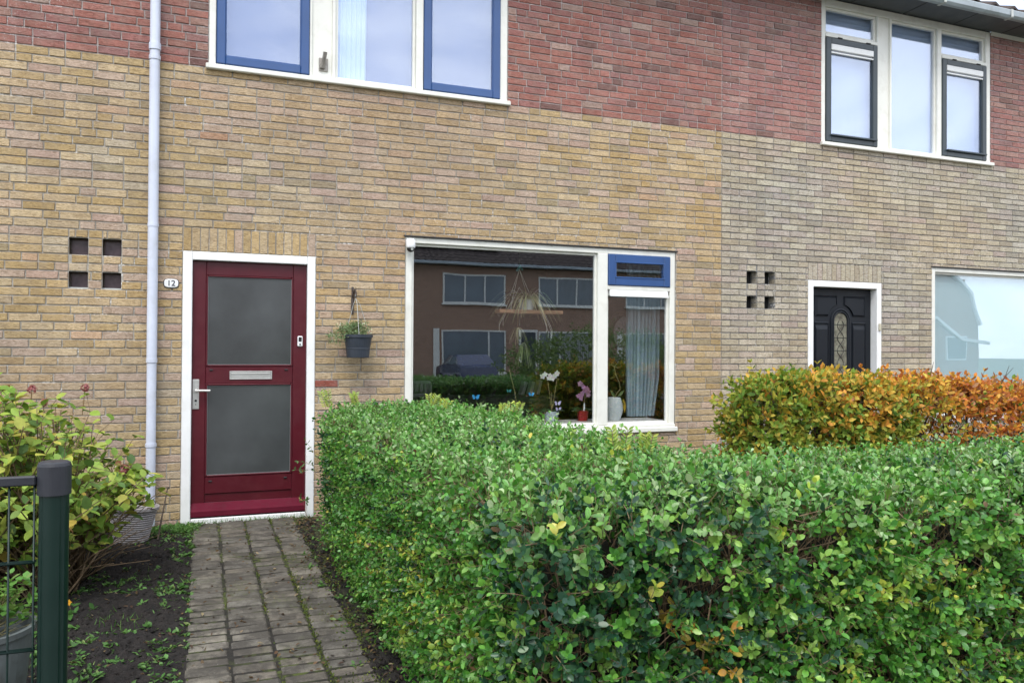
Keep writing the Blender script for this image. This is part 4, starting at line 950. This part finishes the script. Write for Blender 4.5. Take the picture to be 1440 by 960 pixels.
# beech hedge
def beech_sdf(p):
    d = sdbox(p, (3.74, -2.05, .30), (9.6, -1.45, 1.10), .12)
    return d + .05 * wob(p, 2.4, 2) + .04 * wob(p, 6, 5) + np.clip((p[:, 0] - 5.2) * .07, 0, .13) * (p[:, 2] > .8)
BH = thing('beech_hedge', 'beech hedge turning from green through yellow to rust orange below the neighbouring house', 'hedge', (0, 0, 0))
def keep_b(p):
    k = np.where(wob(p, 5, 3) > .35, .35, 1.0); k[p[:, 1] > -1.6] *= .35
    k[(p[:, 2] < .86) & (p[:, 0] > 5.2)] *= .25; return k
P = sample_shell(beech_sdf, (3.4, -2.3, .25), (9.8, -1.2, 1.35), 5200, .16, .02, keep_b); Nn = grad(beech_sdf, P)
P2, A2, Q2, LL, WW, I2, seg = sprigs(P, Nn, 6, (.08, .16), .35, .55, 50, (.044, .068), .78)
n = len(P2); ps = P[I2]; x = ps[:, 0] + wob(ps, 2, 8) * .55 + RNG.normal(0, .30, len(P))[I2] - (ps[:, 2] - .9) * 1.1 * -1
gr = pal([(.20, .32, .045), (.32, .38, .05), (.12, .24, .035), (.46, .40, .06)], [4, 4, 2, 3], n)
ye = pal([(.70, .42, .06), (.62, .48, .08), (.72, .34, .06), (.40, .42, .07)], [4, 3, 3, 3], n)
ru = pal([(.72, .28, .05), (.56, .18, .05), (.78, .40, .06), (.42, .13, .045), (.74, .48, .10), (.66, .36, .20)], [5, 3, 4, 1.5, 2, 2], n)
c = np.where((x < 4.85)[:, None], gr, np.where((x < 5.4)[:, None], ye, ru))
rr = RNG.random(len(P))[I2]; c = np.where((rr < .16)[:, None] & (x < 5.2)[:, None], ye, c); c = np.where((rr > .94)[:, None] & (x > 5.5)[:, None], gr, c)
leaf_mesh('foliage', P2, A2, Q2, LL, WW, c, M['leaf_dry'], BH, curl=RNG.uniform(.3, 2.2, n))
twigs_mesh('shoots', seg[0], seg[1], .0022, M['bark_dark'], BH)
Pb = sample_shell(beech_sdf, (3.5, -2.2, .4), (9.7, -1.3, 1.3), 420, .3, .03)
a = Pb.copy(); a[:, 0] = np.round(a[:, 0] / .28) * .28 + RNG.normal(0, .02, len(a)); a[:, 1] = -1.75; a[:, 2] = np.maximum(0, Pb[:, 2] - RNG.uniform(.2, .6, len(a)))
twigs_mesh('branches', a, Pb, RNG.uniform(.004, .008, len(a)), M['bark_dark'], BH)
m = MB()
for i in range(21):
    x = 3.9 + i * .28; m.tube([(x, -1.75, 0), (x + random.uniform(-.04, .04), -1.76, .5), (x + random.uniform(-.08, .08), -1.74, 1.0)], [.016, .012, .006], 7)
m.build('stems', M['bark_dark'], BH, smooth=True)
m = MB()
for (x, z, dx) in ((6.35, 1.0, .25), (6.45, 1.02, .1), (6.7, 1.02, .25), (5.6, 1.05, .06), (8.0, 1.0, .2)): m.tube([(x, -1.75, z), (x + dx * .5, -1.8, z + .14), (x + dx, -1.8, z + .24)], [.005, .0035, .0015], 5)
m.build('bare_twigs', M['bark_dark'], BH)
t = thing('white_flowering_plant', 'low white flowering plant showing through gaps of the orange hedge', 'plant', (6.9, -1.1, 0))
n = 420; P = np.stack([RNG.uniform(-1.6, 1.8, n), RNG.normal(0, .08, n), RNG.uniform(.45, .86, n)], 1); m = MB()
for p in P[:260]: flower(m, p, random.uniform(.022, .04), (.75, .72, .78), (random.uniform(-.5, .3), -1, random.uniform(0, .6)))
m.build('flowers', M['petal'], t, colors=True); m = MB()
for p in P[:150]: m.tube([(p[0] * .95, 0, 0), tuple(p)], .003, 4)
m.build('stems', M['stem'], t)
leaf_mesh('leaves', P - [0, 0, .1], RNG.normal(0, 1, (n, 3)), RNG.normal(0, 1, (n, 3)), .05, .03, pal([(.10, .18, .06)], [1], n), M['leaf_m'], t)

# ------------------------------------------------------------------ hydrangea
HY = thing('hydrangea_bush', 'autumn hydrangea bush with yellow green leaves and faded pink flower heads', 'bush', (-.75, -1.45, 0))
m = MB(); LP = []; LA = []; LQ = []; LS = []; heads = []; rnd = random.Random(21)
org = Vector((-.75, -1.45, 0)); stems = []
for i in range(270):
    th = rnd.uniform(0, 2 * PI); el = rnd.uniform(.25, 1.35); R_ = rnd.uniform(.82, 1.08)
    e = Vector((-.50 + 1.12 * R_ * math.cos(th) * math.cos(el), -.15 + 1.0 * R_ * math.sin(th) * math.cos(el), .40 + .66 * R_ * math.sin(el)))
    if e.x < -.25: e.z *= 1.10
    w = e + org
    if w.y > -.12 or w.x > -.22: e.x = min(e.x, -.22 - org.x - rnd.uniform(0, .25)); e.y = min(e.y, -.16 - org.y)
    if e.x > .2: e.z = min(e.z, .74 - (e.x - .2) * .5 + rnd.uniform(-.1, .06))
    if e.y < -.8: e.z = min(e.z, .95)
    b = Vector((rnd.uniform(-.45, .10), rnd.uniform(-.3, .25), 0)); mid = b.lerp(e, .5) + Vector((rnd.uniform(-.08, .08), rnd.uniform(-.08, .08), rnd.uniform(.0, .14)))
    stems.append((b, mid, e)); pts = []
    for k in range(9):
        t_ = k / 8; pts.append(b * (1 - t_) ** 2 + mid * 2 * t_ * (1 - t_) + e * t_ * t_)
    m.tube(pts, [.0065 - .004 * k / 8 for k in range(9)], 5)
    dl = (e - mid).normalized(); s0 = dl.orthogonal().normalized(); s1 = dl.cross(s0)
    for k in range(7):
        t_ = .38 + .62 * k / 6 + rnd.uniform(-.04, .02); q = b * (1 - t_) ** 2 + mid * 2 * t_ * (1 - t_) + e * t_ * t_
        if rnd.random() < .05: continue
        s = s0 if k % 2 else s1
        for sg in (-1, 1):
            a = dl * .45 + s * sg + Vector((rnd.gauss(0, .2), rnd.gauss(0, .2), rnd.gauss(-.05, .2))); LP.append(q); LA.append(a); LQ.append(Vector((rnd.gauss(0, .35), rnd.gauss(-.25, .35), 1))); LS.append(rnd.uniform(.058, .100) * (1.0 if k < 4 else .8))
        # side twig
        if rnd.random() < .35:
            q2 = q + (s * rnd.choice((-1, 1)) + dl).normalized() * rnd.uniform(.06, .14); m.tube([q, q2], .002, 4)
            for j in range(3): LP.append(q2); LA.append(Vector((rnd.gauss(0, 1), rnd.gauss(0, 1), rnd.gauss(.2, .4)))); LQ.append(Vector((rnd.gauss(0, .3), rnd.gauss(-.2, .3), 1))); LS.append(rnd.uniform(.040, .07))
for i in range(80):   # dead twigs low down
    b = Vector((rnd.uniform(-.4, .15), rnd.uniform(-.25, .3), 0)); e = b + Vector((rnd.uniform(-.1, .5), rnd.uniform(-.3, .3), rnd.uniform(.15, .5))); m.tube([b, b.lerp(e, .5) + Vector((0, 0, .05)), e], [.004, .003, .0015], 4)
m.build('stems', M['bark'], HY, smooth=True)
n = len(LP); HT = np.array([(0, 0, 0), (-.33, .18, .03), (0, .2, -.02), (.33, .18, .03), (-.46, .5, .02), (0, .5, -.05), (.46, .5, .02), (-.30, .80, -.02), (0, .8, -.09), (.30, .80, -.02), (0, 1.02, -.16)], float)
HF = [(0, 2, 1), (0, 3, 2), (1, 2, 5, 4), (2, 3, 6, 5), (4, 5, 8, 7), (5, 6, 9, 8), (7, 8, 10), (8, 9, 10)]
c = pal([(.26, .38, .06), (.36, .45, .08), (.17, .29, .045), (.46, .46, .09), (.10, .19, .045), (.50, .40, .08), (.38, .18, .09)], [8, 6, 5, 3, 3, 1.0, .5], n)
leaf_mesh('foliage', np.array([tuple(v) for v in LP]), np.array([tuple(v) for v in LA]), np.array([tuple(v) for v in LQ]), np.array(LS), np.array(LS) * .72, c, M['leaf_h'] if 'leaf_h' in M else M['leaf_m'], HY, T=HT, F=HF, curl=RNG.uniform(.4, 1.8, n))
for (x, y, z, r, col) in ((-1.245, -1.5, 1.30, .060, (.60, .13, .18)), (-1.19, -1.55, 1.39, .022, (.5, .12, .14)), (-1.31, -1.5, 1.385, .022, (.5, .14, .14)), (-1.21, -1.5, 1.30, .04, (.62, .16, .22)), (-.44, -1.3, .62, .035, (.62, .22, .24)), (-1.0, -.9, 1.10, .025, (.5, .2, .2)), (-.72, -.75, 1.10, .022, (.5, .2, .2)), (-.9, -1.1, 1.03, .02, (.45, .2, .15))):
    m = MB()
    for i in range(int(26 + r * 700)):
        d = Vector((rnd.gauss(0, 1), rnd.gauss(0, 1), rnd.gauss(.3, 1))).normalized(); flower(m, Vector((x, y, z)) - org + d * r * rnd.uniform(.6, 1.1), .011, col, d)
    m.tube([Vector((x, y, z)) - org, Vector((x - .02, y + .03, z - .18)) - org], .003, 4, col=(.25, .15, .06))
    m.build('flower_head', M['petal'], HY, colors=True)

# ------------------------------------------------------------------ pots, stake, fence
t = thing('ribbed_planter', 'taupe ribbed plastic planter tilting below the downpipe', 'planter', (-.46, -.50, -.01)); t.rotation_euler = (0, math.radians(5), 0)
pf = [(.105, 0)]
for i in range(15): z = .012 + .232 * i / 15; r = .108 + .047 * z / .26; pf += [(r, z), (r + .0035, z + .006), (r, z + .0125)]
m = MB(); m.lathe(pf + [(.158, .25), (.165, .252), (.166, .272), (.157, .272), (.150, .24), (0, .238)], n=36); m.build('pot', M['ribpot'], t)
m = MB(); m.tube([(.10, -.05, .24), (.14, -.06, .30), (.12, -.07, .33)], .003, 5); m.tube([(.05, -.10, .25), (.10, -.13, .28), (.15, -.10, .26)], .003, 5); m.build('dry_stems', M['bark_dark'], t)
m = MB(); m.tube([(-.285, -.62, -.02), (-.262, -.35, .14), (-.238, -.05, .29)], [.0065, .006, .005], 7); m.tube([(-.24, -.055, .285), (-.233, -.06, .297), (-.225, -.07, .295)], .005, 6)
tag(m.build('garden_stake', M['bark_dark']), 'thin dark stick leaning on brick wall next to the ribbed planter', 'stick')

t = thing('grey_planter', 'grey stone-look planter with leafy green plant behind the mesh fence', 'planter', (-.76, -3.29, 0))
m = MB(); m.lathe([(.135, 0), (.15, .01), (.185, .33), (.195, .332), (.197, .352), (.180, .352), (.172, .31), (0, .305)], n=36); m.build('pot', M['greypot'], t, smooth=False)
n = 170; a = RNG.uniform(0, 2 * PI, n); r = RNG.uniform(0, .2, n); P = np.stack([r * np.cos(a), r * np.sin(a), .34 + RNG.uniform(0, .17, n) * (1 - r)], 1)
P2, A2, Q2, LL, WW, I2, seg = sprigs(P, unit(P - [0, 0, .1]), 4, (.03, .06), .5, .4, 70, (.026, .042), 1.0)
leaf_mesh('foliage', P2, A2, Q2, LL, WW, pal([(.10, .24, .04), (.15, .30, .05), (.20, .32, .08)], [3, 3, 1], len(P2)), M['leaf_m'], t)
twigs_mesh('stems', np.repeat([[0, 0, .3]], n, 0) + RNG.normal(0, .04, (n, 3)) * [1, 1, 0], P, .0018, M['stem'], t)
t = thing('yellow_flower', 'tiny bright yellow flower on the soil right of fence post', 'flower', (-.615, -2.15, 0))
m = MB()
for k in range(2): flower(m, (0, 0, .085 + k * .003), .016, (.80, .42, .02), (.1, -1, .5))
m.build('petals', M['petal'], t, colors=True); m = MB(); m.tube([(.02, .03, 0), (.01, .01, .05), (0, .003, .085)], .002, 5); m.build('stem', M['stem'], t)
n = 24; leaf_mesh('leaves', RNG.normal(0, .05, (n, 3)) * [1, 1, .3] + [0, 0, .03], RNG.normal(0, 1, (n, 3)) + [0, 0, .4], RNG.normal(0, .4, (n, 3)) + [0, 0, 1], .04, .03, pal([(.07, .18, .04)], [1], n), M['leaf_m'], t)

t = thing('fence_post', 'dark green metal fence post with anthracite cap at the path', 'post', (-.317, -4.584, -.02))
m = MB(); R_ = .031; prof = []
for i in range(48):
    a = 2 * PI * i / 48; r = R_ * (1 - (.05 if i % 12 in (5, 6) else 0)); prof.append((r * math.cos(a), r * math.sin(a)))
m.add([(x, y, z) for z in (0, 1.068) for x, y in prof], [(i, (i + 1) % 48, (i + 1) % 48 + 48, i + 48) for i in range(48)]); m.build('pole', M['fence'], t, smooth=False)
m = MB(); m.lathe([(.0345, 1.052), (.0352, 1.052), (.0352, 1.118), (.033, 1.125), (.028, 1.128), (0, 1.129)], n=36); m.lathe([(.0352, 1.054), (.032, 1.053)], n=36); m.build('cap', M['cap'], t)
t = thing('mesh_fence_panel', 'green wire mesh garden fence panel left of the capped post', 'fence', (-.352, -4.59, 0))
m = MB(); m.box(-2.4, .0, -.009, .009, 1.055, 1.077, bev=.003); m.build('top_rail', M['cap'], t)
m = MB()
for z in (.88, .68, .48, .28, .10):
    for y in (-.006, .006): m.tube([(-2.4, y, z), (0, y, z)], .0032, 6)
for i in range(48): x = -.004 - .05 * i; m.tube([(x, 0, .06), (x, 0, 1.056)], .0026, 6)
m.build('wire_mesh', M['fence'], t, smooth=True)
m = MB(); m.tube([(.942, -.41, -.02), (.942, -.41, .25)], .017, 10); m.tube([(.942, -.41, .25), (.942, -.41, .262)], [.02, .012], 10); tag(m.build('white_garden_post', M['white']), 'short white post half hidden at far end of the privet hedge', 'post')
# weed climbing beside the red door
t = thing('climbing_weed', 'thin weed with small leaves climbing the right jamb of the red door', 'weed', (.80, -.10, 0))
m = MB(); pts = []
for tgt in ((-.03, -.06, .64), (.07, -.05, .60), (-.08, -.03, .47), (.10, -.05, .48), (-.06, 0, .18), (-.01, 0, .16), (.12, -.02, .42), (-.10, -.03, .40)):
    st = Vector((.0, 0, .0)) if tgt[2] < .2 else Vector((.14, -.08, .30)); e = Vector(tgt); md = st.lerp(e, .5) + Vector((.0, 0, .05)); m.tube([st, md, e], [.002, .0015, .001], 4)
    for k in range(5):
        q = md.lerp(e, k / 4); pts.append(tuple(q))
m.build('stems', M['bark'], t)
pts = np.repeat(np.array(pts), 2, 0); n = len(pts)
leaf_mesh('leaves', pts, RNG.normal(0, 1, (n, 3)) + [0, -.3, -.2], RNG.normal(0, .5, (n, 3)) + [0, -1, .4], RNG.uniform(.025, .045, n), RNG.uniform(.014, .024, n), pal([(.07, .14, .05), (.10, .18, .06), (.35, .30, .06)], [4, 3, 1], n), M['leaf_m'], t)

# ------------------------------------------------------------------ across the street (seen mirrored in the panes)
def opp_house(X0, label):
    """front faces +y at y=-25; X0 = left edge of a 10.0 m wide pair"""
    r = thing('opposite_house', label, 'house', (X0, -25, 0), 'houses across the street'); W = 8.6
    m = MB(); m.box(0, W, -8, 0, -.1, 4.82); m.build('wall', M['oppbrick'], r)
    m = MB(); m.box(0, W, .0, .42, 4.84, 4.96, bev=.01); m.build('gutter', M['gutter'], r)
    m = MB(); m.v = []; q = tile_roof_mb(0, W, -.40, 4.95, math.radians(30), 3.9, .05)
    q.v = [(x, -y, z) for x, y, z in q.v]; q.f = [f[::-1] for f in q.f]; q.build('roof', M['tile'], r)
    def win(x0, x1, z0, z1, lights, blind=None):
        f = MB(); f.box(x0, x1, .0, .06, z0, z0 + .06); f.box(x0, x1, .0, .06, z1 - .06, z1); xs = [x0 + (x1 - x0) * k for k in lights]
        for x in [x0] + xs + [x1 - .06]: f.box(x, x + .06, .0, .055, z0 + .061, z1 - .061)
        f.box(x0 - .05, x1 + .05, 0, .12, z0 - .07, z0 - .001); w = f.build('window', M['cream'], r)
        p = MB(); p.box(x0 + .061, x1 - .061, .0, .03, z0 + .061, z1 - .061); p.build('pane', M['oppglass'], w)
        if blind:
            b = MB(); k = int((blind[1] - blind[0]) / .09)
            for i in range(k): b.box(blind[0] + i * .09, blind[0] + i * .09 + .07, .031, .045, z0 + .07, z1 - .1)
            b.build('vertical_blind', M['blind'], w)
    win(.45, 3.22, 3.29, 4.50, (.32, .66)); win(4.75, 7.5, 3.29, 4.50, (.32, .66))
    win(.40, 3.22, .35, 2.14, (.72,)); win(4.75, 7.6, .35, 2.14, (.2, .36), (5.8, 7.45))
    f = MB(); f.box(-.55 + .6, .30, 0, .06, 0, 2.2); f.box(3.85, 4.75 - .06, 0, .05, 0, 2.2); d = f.build('door_frame', M['cream'], r)
    f = MB(); f.box(3.95, 4.60, .051, .07, .1, 2.1); f.build('door_leaf', M['green_dark'], d)
    return r
M['blind'] = plain('grey_blind', (.30, .32, .30), .8)
oh = opp_house(8.83, 'brown brick house across the street mirrored in the middle of the big window')
for k, lb in ((-1, 'brown brick house mirrored at the left end of the big window'), (1, 'brown brick house mirrored at the right end of the big window'), (-2, 'brown brick house across the street, second before the mirrored one'), (2, 'last brown brick house of the far row before the pale gabled house')):
    c_ = copy_tree(oh); c_.location.x = 8.83 + 8.6 * k + (0.0); c_['label'] = lb
m = MB(); m.v = []; t30 = math.tan(math.radians(30))
for i in range(4):
    x = 3.6 + i * 2.1; y0, y1 = -25.55, -27.3; m.add([(x, y0, 4.95 + .20 + t30 * .95), (x + 2.05, y0, 4.95 + .20 + t30 * .95), (x + 2.05, y1, 4.95 + .20 + t30 * 2.7), (x, y1, 4.95 + .20 + t30 * 2.7)] + [(x, y0, 4.95 + .14 + t30 * .95), (x + 2.05, y0, 4.95 + .14 + t30 * .95), (x + 2.05, y1, 4.95 + .14 + t30 * 2.7), (x, y1, 4.95 + .14 + t30 * 2.7)], [(0, 1, 2, 3), (7, 6, 5, 4), (0, 4, 5, 1), (2, 6, 7, 3), (1, 5, 6, 2), (3, 7, 4, 0)])
tag(m.build('solar_panels', M['solar']), 'dark blue solar panel array on the mirrored tiled roof across the street', 'solar panels')
# pale gabled house mirrored in the neighbour's window
t = thing('gabled_house', 'pale gabled house with chimney mirrored in the right-hand living room window', 'house', (37.0, -28, 0))
m = MB(); prof = [(0, 0), (6.9, 0), (6.9, 3.0), (6.1, 4.9), (4.2, 6.2), (1.6, 6.4), (0, 3.4)]; n = len(prof)
m.add([(x, y, z) for y in (0, -9) for x, z in prof], [tuple(range(n)), tuple(range(2 * n - 1, n - 1, -1))] + [(i, (i + 1) % n, (i + 1) % n + n, i + n) for i in range(n)]); m.build('wall', M['oppbrick'], t)
m = MB()
for (a, b) in (((3.3, 3.4), (5.25, 2.1)), ((5.25, 2.1), (7.6, 1.9)), ((6.9, 3.0), (6.12, 4.9)), ((6.12, 4.9), (4.2, 6.25))):
    m.tube([(a[0], .15, a[1]), (b[0], .15, b[1])], .13, 4)
m.build('bargeboard', M['white'], t)
m = MB(); m.box(4.96, 6.1, -1.4, -.4, 3.5, 5.62, bev=.02); m.box(4.9, 6.16, -1.46, -.34, 5.621, 5.75); m.build('chimney', M['oppbrick'], t)
for x in (1.0, 4.2):
    m = MB(); m.box(x, x + 1.7, 0, .08, .9, 2.3); w = m.build('window', M['white'], t); m = MB(); m.box(x + .1, x + 1.6, .081, .1, 1.0, 2.2); m.build('pane', M['oppglass'], w)
# shrubs and car across the street
def blob_bush(name, label, lo, hi, n, cols, w, size, mat, cat='bush'):
    t = thing(name, label, cat, ((lo[0] + hi[0]) / 2, (lo[1] + hi[1]) / 2, 0)); o = np.array([(lo[0] + hi[0]) / 2, (lo[1] + hi[1]) / 2, 0])
    c_ = (np.array(lo) + hi) / 2; h = (np.array(hi) - lo) / 2
    f = lambda p: (np.linalg.norm((p - c_) / h, axis=1) - 1) * h.min() + .12 * wob(p, 1.6, 4) + .06 * wob(p, 5, 1)
    P = sample_shell(f, np.array(lo) - .2, np.array(hi) + .2, n, .3, .0); Nn = grad(f, P)
    P2, A2, Q2, LL, WW, I2, sg = sprigs(P, Nn, 6, (.15, .3), .3, .6, 55, size, .7)
    leaf_mesh('foliage', P2 - o, A2, Q2, LL, WW, pal(cols, w, len(P2)), mat, t)
    m = MB()
    for i in range(14): e = Vector((random.uniform(lo[0], hi[0]) - o[0], random.uniform(lo[1], hi[1]) - o[1], hi[2] * .7)); e.x *= .7; e.y *= .7; m.tube([(e.x * .2, e.y * .2, 0), (e.x * .6, e.y * .6, e.z * .5), e], [.03, .02, .008], 6)
    m.build('branches', M['bark_dark'], t); return t
blob_bush('roadside_shrub', 'rounded dark green shrub mirrored right of centre in the big window', (7.0, -12.8, -.2), (12.5, -10.6, 1.85), 1500, [(.14, .22, .07), (.19, .27, .08)], [1, 1], (.07, .12), M['leaf_m'])
blob_bush('roadside_shrub', 'low rust orange shrub mirrored low in the right of big window', (5.9, -8.4, -.3), (9.0, -7.2, 1.0), 900, [(.55, .22, .09), (.40, .18, .07), (.25, .20, .07)], [3, 3, 1], (.04, .07), M['leaf_dry'])
blob_bush('roadside_tree', 'broad green tree mirrored at the lower right of the neighbour window', (44, -27, 0), (60, -19, 5.0), 1500, [(.05, .11, .03), (.08, .15, .04)], [1, 1], (.25, .4), M['leaf_m'], 'tree')
t = thing('parked_car', 'small blue car mirrored low left in the big window', 'car', (9.2, -21.6, 0), rz=PI / 2); t.scale = (.82, .82, .80)
prof = [(-2.0, .35), (-2.0, .75), (-1.85, .9), (-1.0, 1.0), (-.45, 1.45), (.9, 1.47), (1.5, 1.02), (1.95, .9), (2.0, .35)]
m = MB(); n = len(prof); m.add([(x, y * (.82 if z > 1.2 else 1), z) for y in (-.85, .85) for x, z in prof], [tuple(range(n)), tuple(range(2 * n - 1, n - 1, -1))] + [(i + n, (i + 1) % n + n, (i + 1) % n, i) for i in range(n)]); m.build('body', M['carblue'], t)
m = MB(); gp = [(-.85, 1.03), (-.42, 1.38), (.85, 1.40), (1.3, 1.05)]
for s in (-1, 1): m.add([(x, s * (.862 - (.13 if z > 1.2 else 0)), z) for x, z in gp] + [(x, s * (.84 - (.13 if z > 1.2 else 0)), z) for x, z in gp], [(0, 1, 2, 3), (7, 6, 5, 4)] + [(i, (i + 1) % 4, (i + 1) % 4 + 4, i + 4) for i in range(4)])
m.build('side_window', M['oppglass'], t)
for x in (-1.25, 1.25):
    for s in (-1, 1):
        m = MB(); m.tube([(x, s * .70, .31), (x, s * .88, .31)], .31, 20); w = m.build('wheel', M['rubber'], t); m = MB(); m.tube([(x, s * .881, .31), (x, s * .89, .31)], .19, 14); m.build('rim', M['steel'], w)

# ------------------------------------------------------------------ world, sun, camera
SUN_EL, SUN_AZ = math.radians(56), math.radians(205)     # azimuth clockwise from +Y
wd = bpy.data.worlds.new('World'); S.world = wd; wd.use_nodes = True; nt = wd.node_tree; bg = nt.nodes['Background']
sky = N(nt, 'ShaderNodeTexSky'); sky.sky_type = 'NISHITA'; sky.sun_disc = False; sky.sun_elevation = SUN_EL; sky.sun_rotation = SUN_AZ; sky.air_density = 1.0; sky.dust_density = 2.0
tc = N(nt, 'ShaderNodeTexCoord'); mp = N(nt, 'ShaderNodeMapping'); mp.inputs['Scale'].default_value = (1, 1, 2.6); L(nt, tc.outputs['Generated'], mp.inputs[0])
cl = rampf(nt, noise(nt, mp.outputs[0], 2.2, 6, .55, .4), .34, .66, .72, 1.0)
cc_ = mixc(nt, rampf(nt, noise(nt, mp.outputs[0], 2.6, 5, .55, .6), .36, .62), (5.2, 6.0, 7.8), (10.4, 10.5, 10.6))
L(nt, mixc(nt, cl, sky.outputs[0], cc_), bg.inputs['Color']); bg.inputs['Strength'].default_value = .10
ld = bpy.data.lights.new('sun', 'SUN'); ld.energy = 1.0; ld.angle = math.radians(25); ld.color = (1, .96, .90)
lo = bpy.data.objects.new('sun', ld); COL.objects.link(lo)
sd = Vector((math.sin(SUN_AZ) * math.cos(SUN_EL), math.cos(SUN_AZ) * math.cos(SUN_EL), math.sin(SUN_EL))); lo.rotation_euler = sd.to_track_quat('Z', 'Y').to_euler()

cam = bpy.data.cameras.new('camera'); co = bpy.data.objects.new('camera', cam); COL.objects.link(co); S.camera = co
cam.sensor_width = 36; cam.lens = 28.0; cam.clip_start = .05; cam.clip_end = 600
yaw, pit, rol = math.radians(21.24945), math.radians(.54863), math.radians(.35289)
fw = Vector((math.sin(yaw) * math.cos(pit), math.cos(yaw) * math.cos(pit), math.sin(pit))); r0 = Vector((math.cos(yaw), -math.sin(yaw), 0)); u0 = r0.cross(fw)
rv = r0 * math.cos(rol) + u0 * math.sin(rol); uv = -r0 * math.sin(rol) + u0 * math.cos(rol)
mt = Matrix(((rv.x, uv.x, -fw.x, 0), (rv.y, uv.y, -fw.y, -6.6945), (rv.z, uv.z, -fw.z, 1.3741), (0, 0, 0, 1))); co.matrix_world = mt
S.render.engine = 'CYCLES'; S.view_settings.view_transform = 'Standard'; S.view_settings.look = 'None'; S.view_settings.gamma = 1; S.view_settings.exposure = 1.30
try:
    S.cycles.max_bounces = 8; S.cycles.transparent_max_bounces = 12; S.cycles.use_denoising = True
except Exception: pass
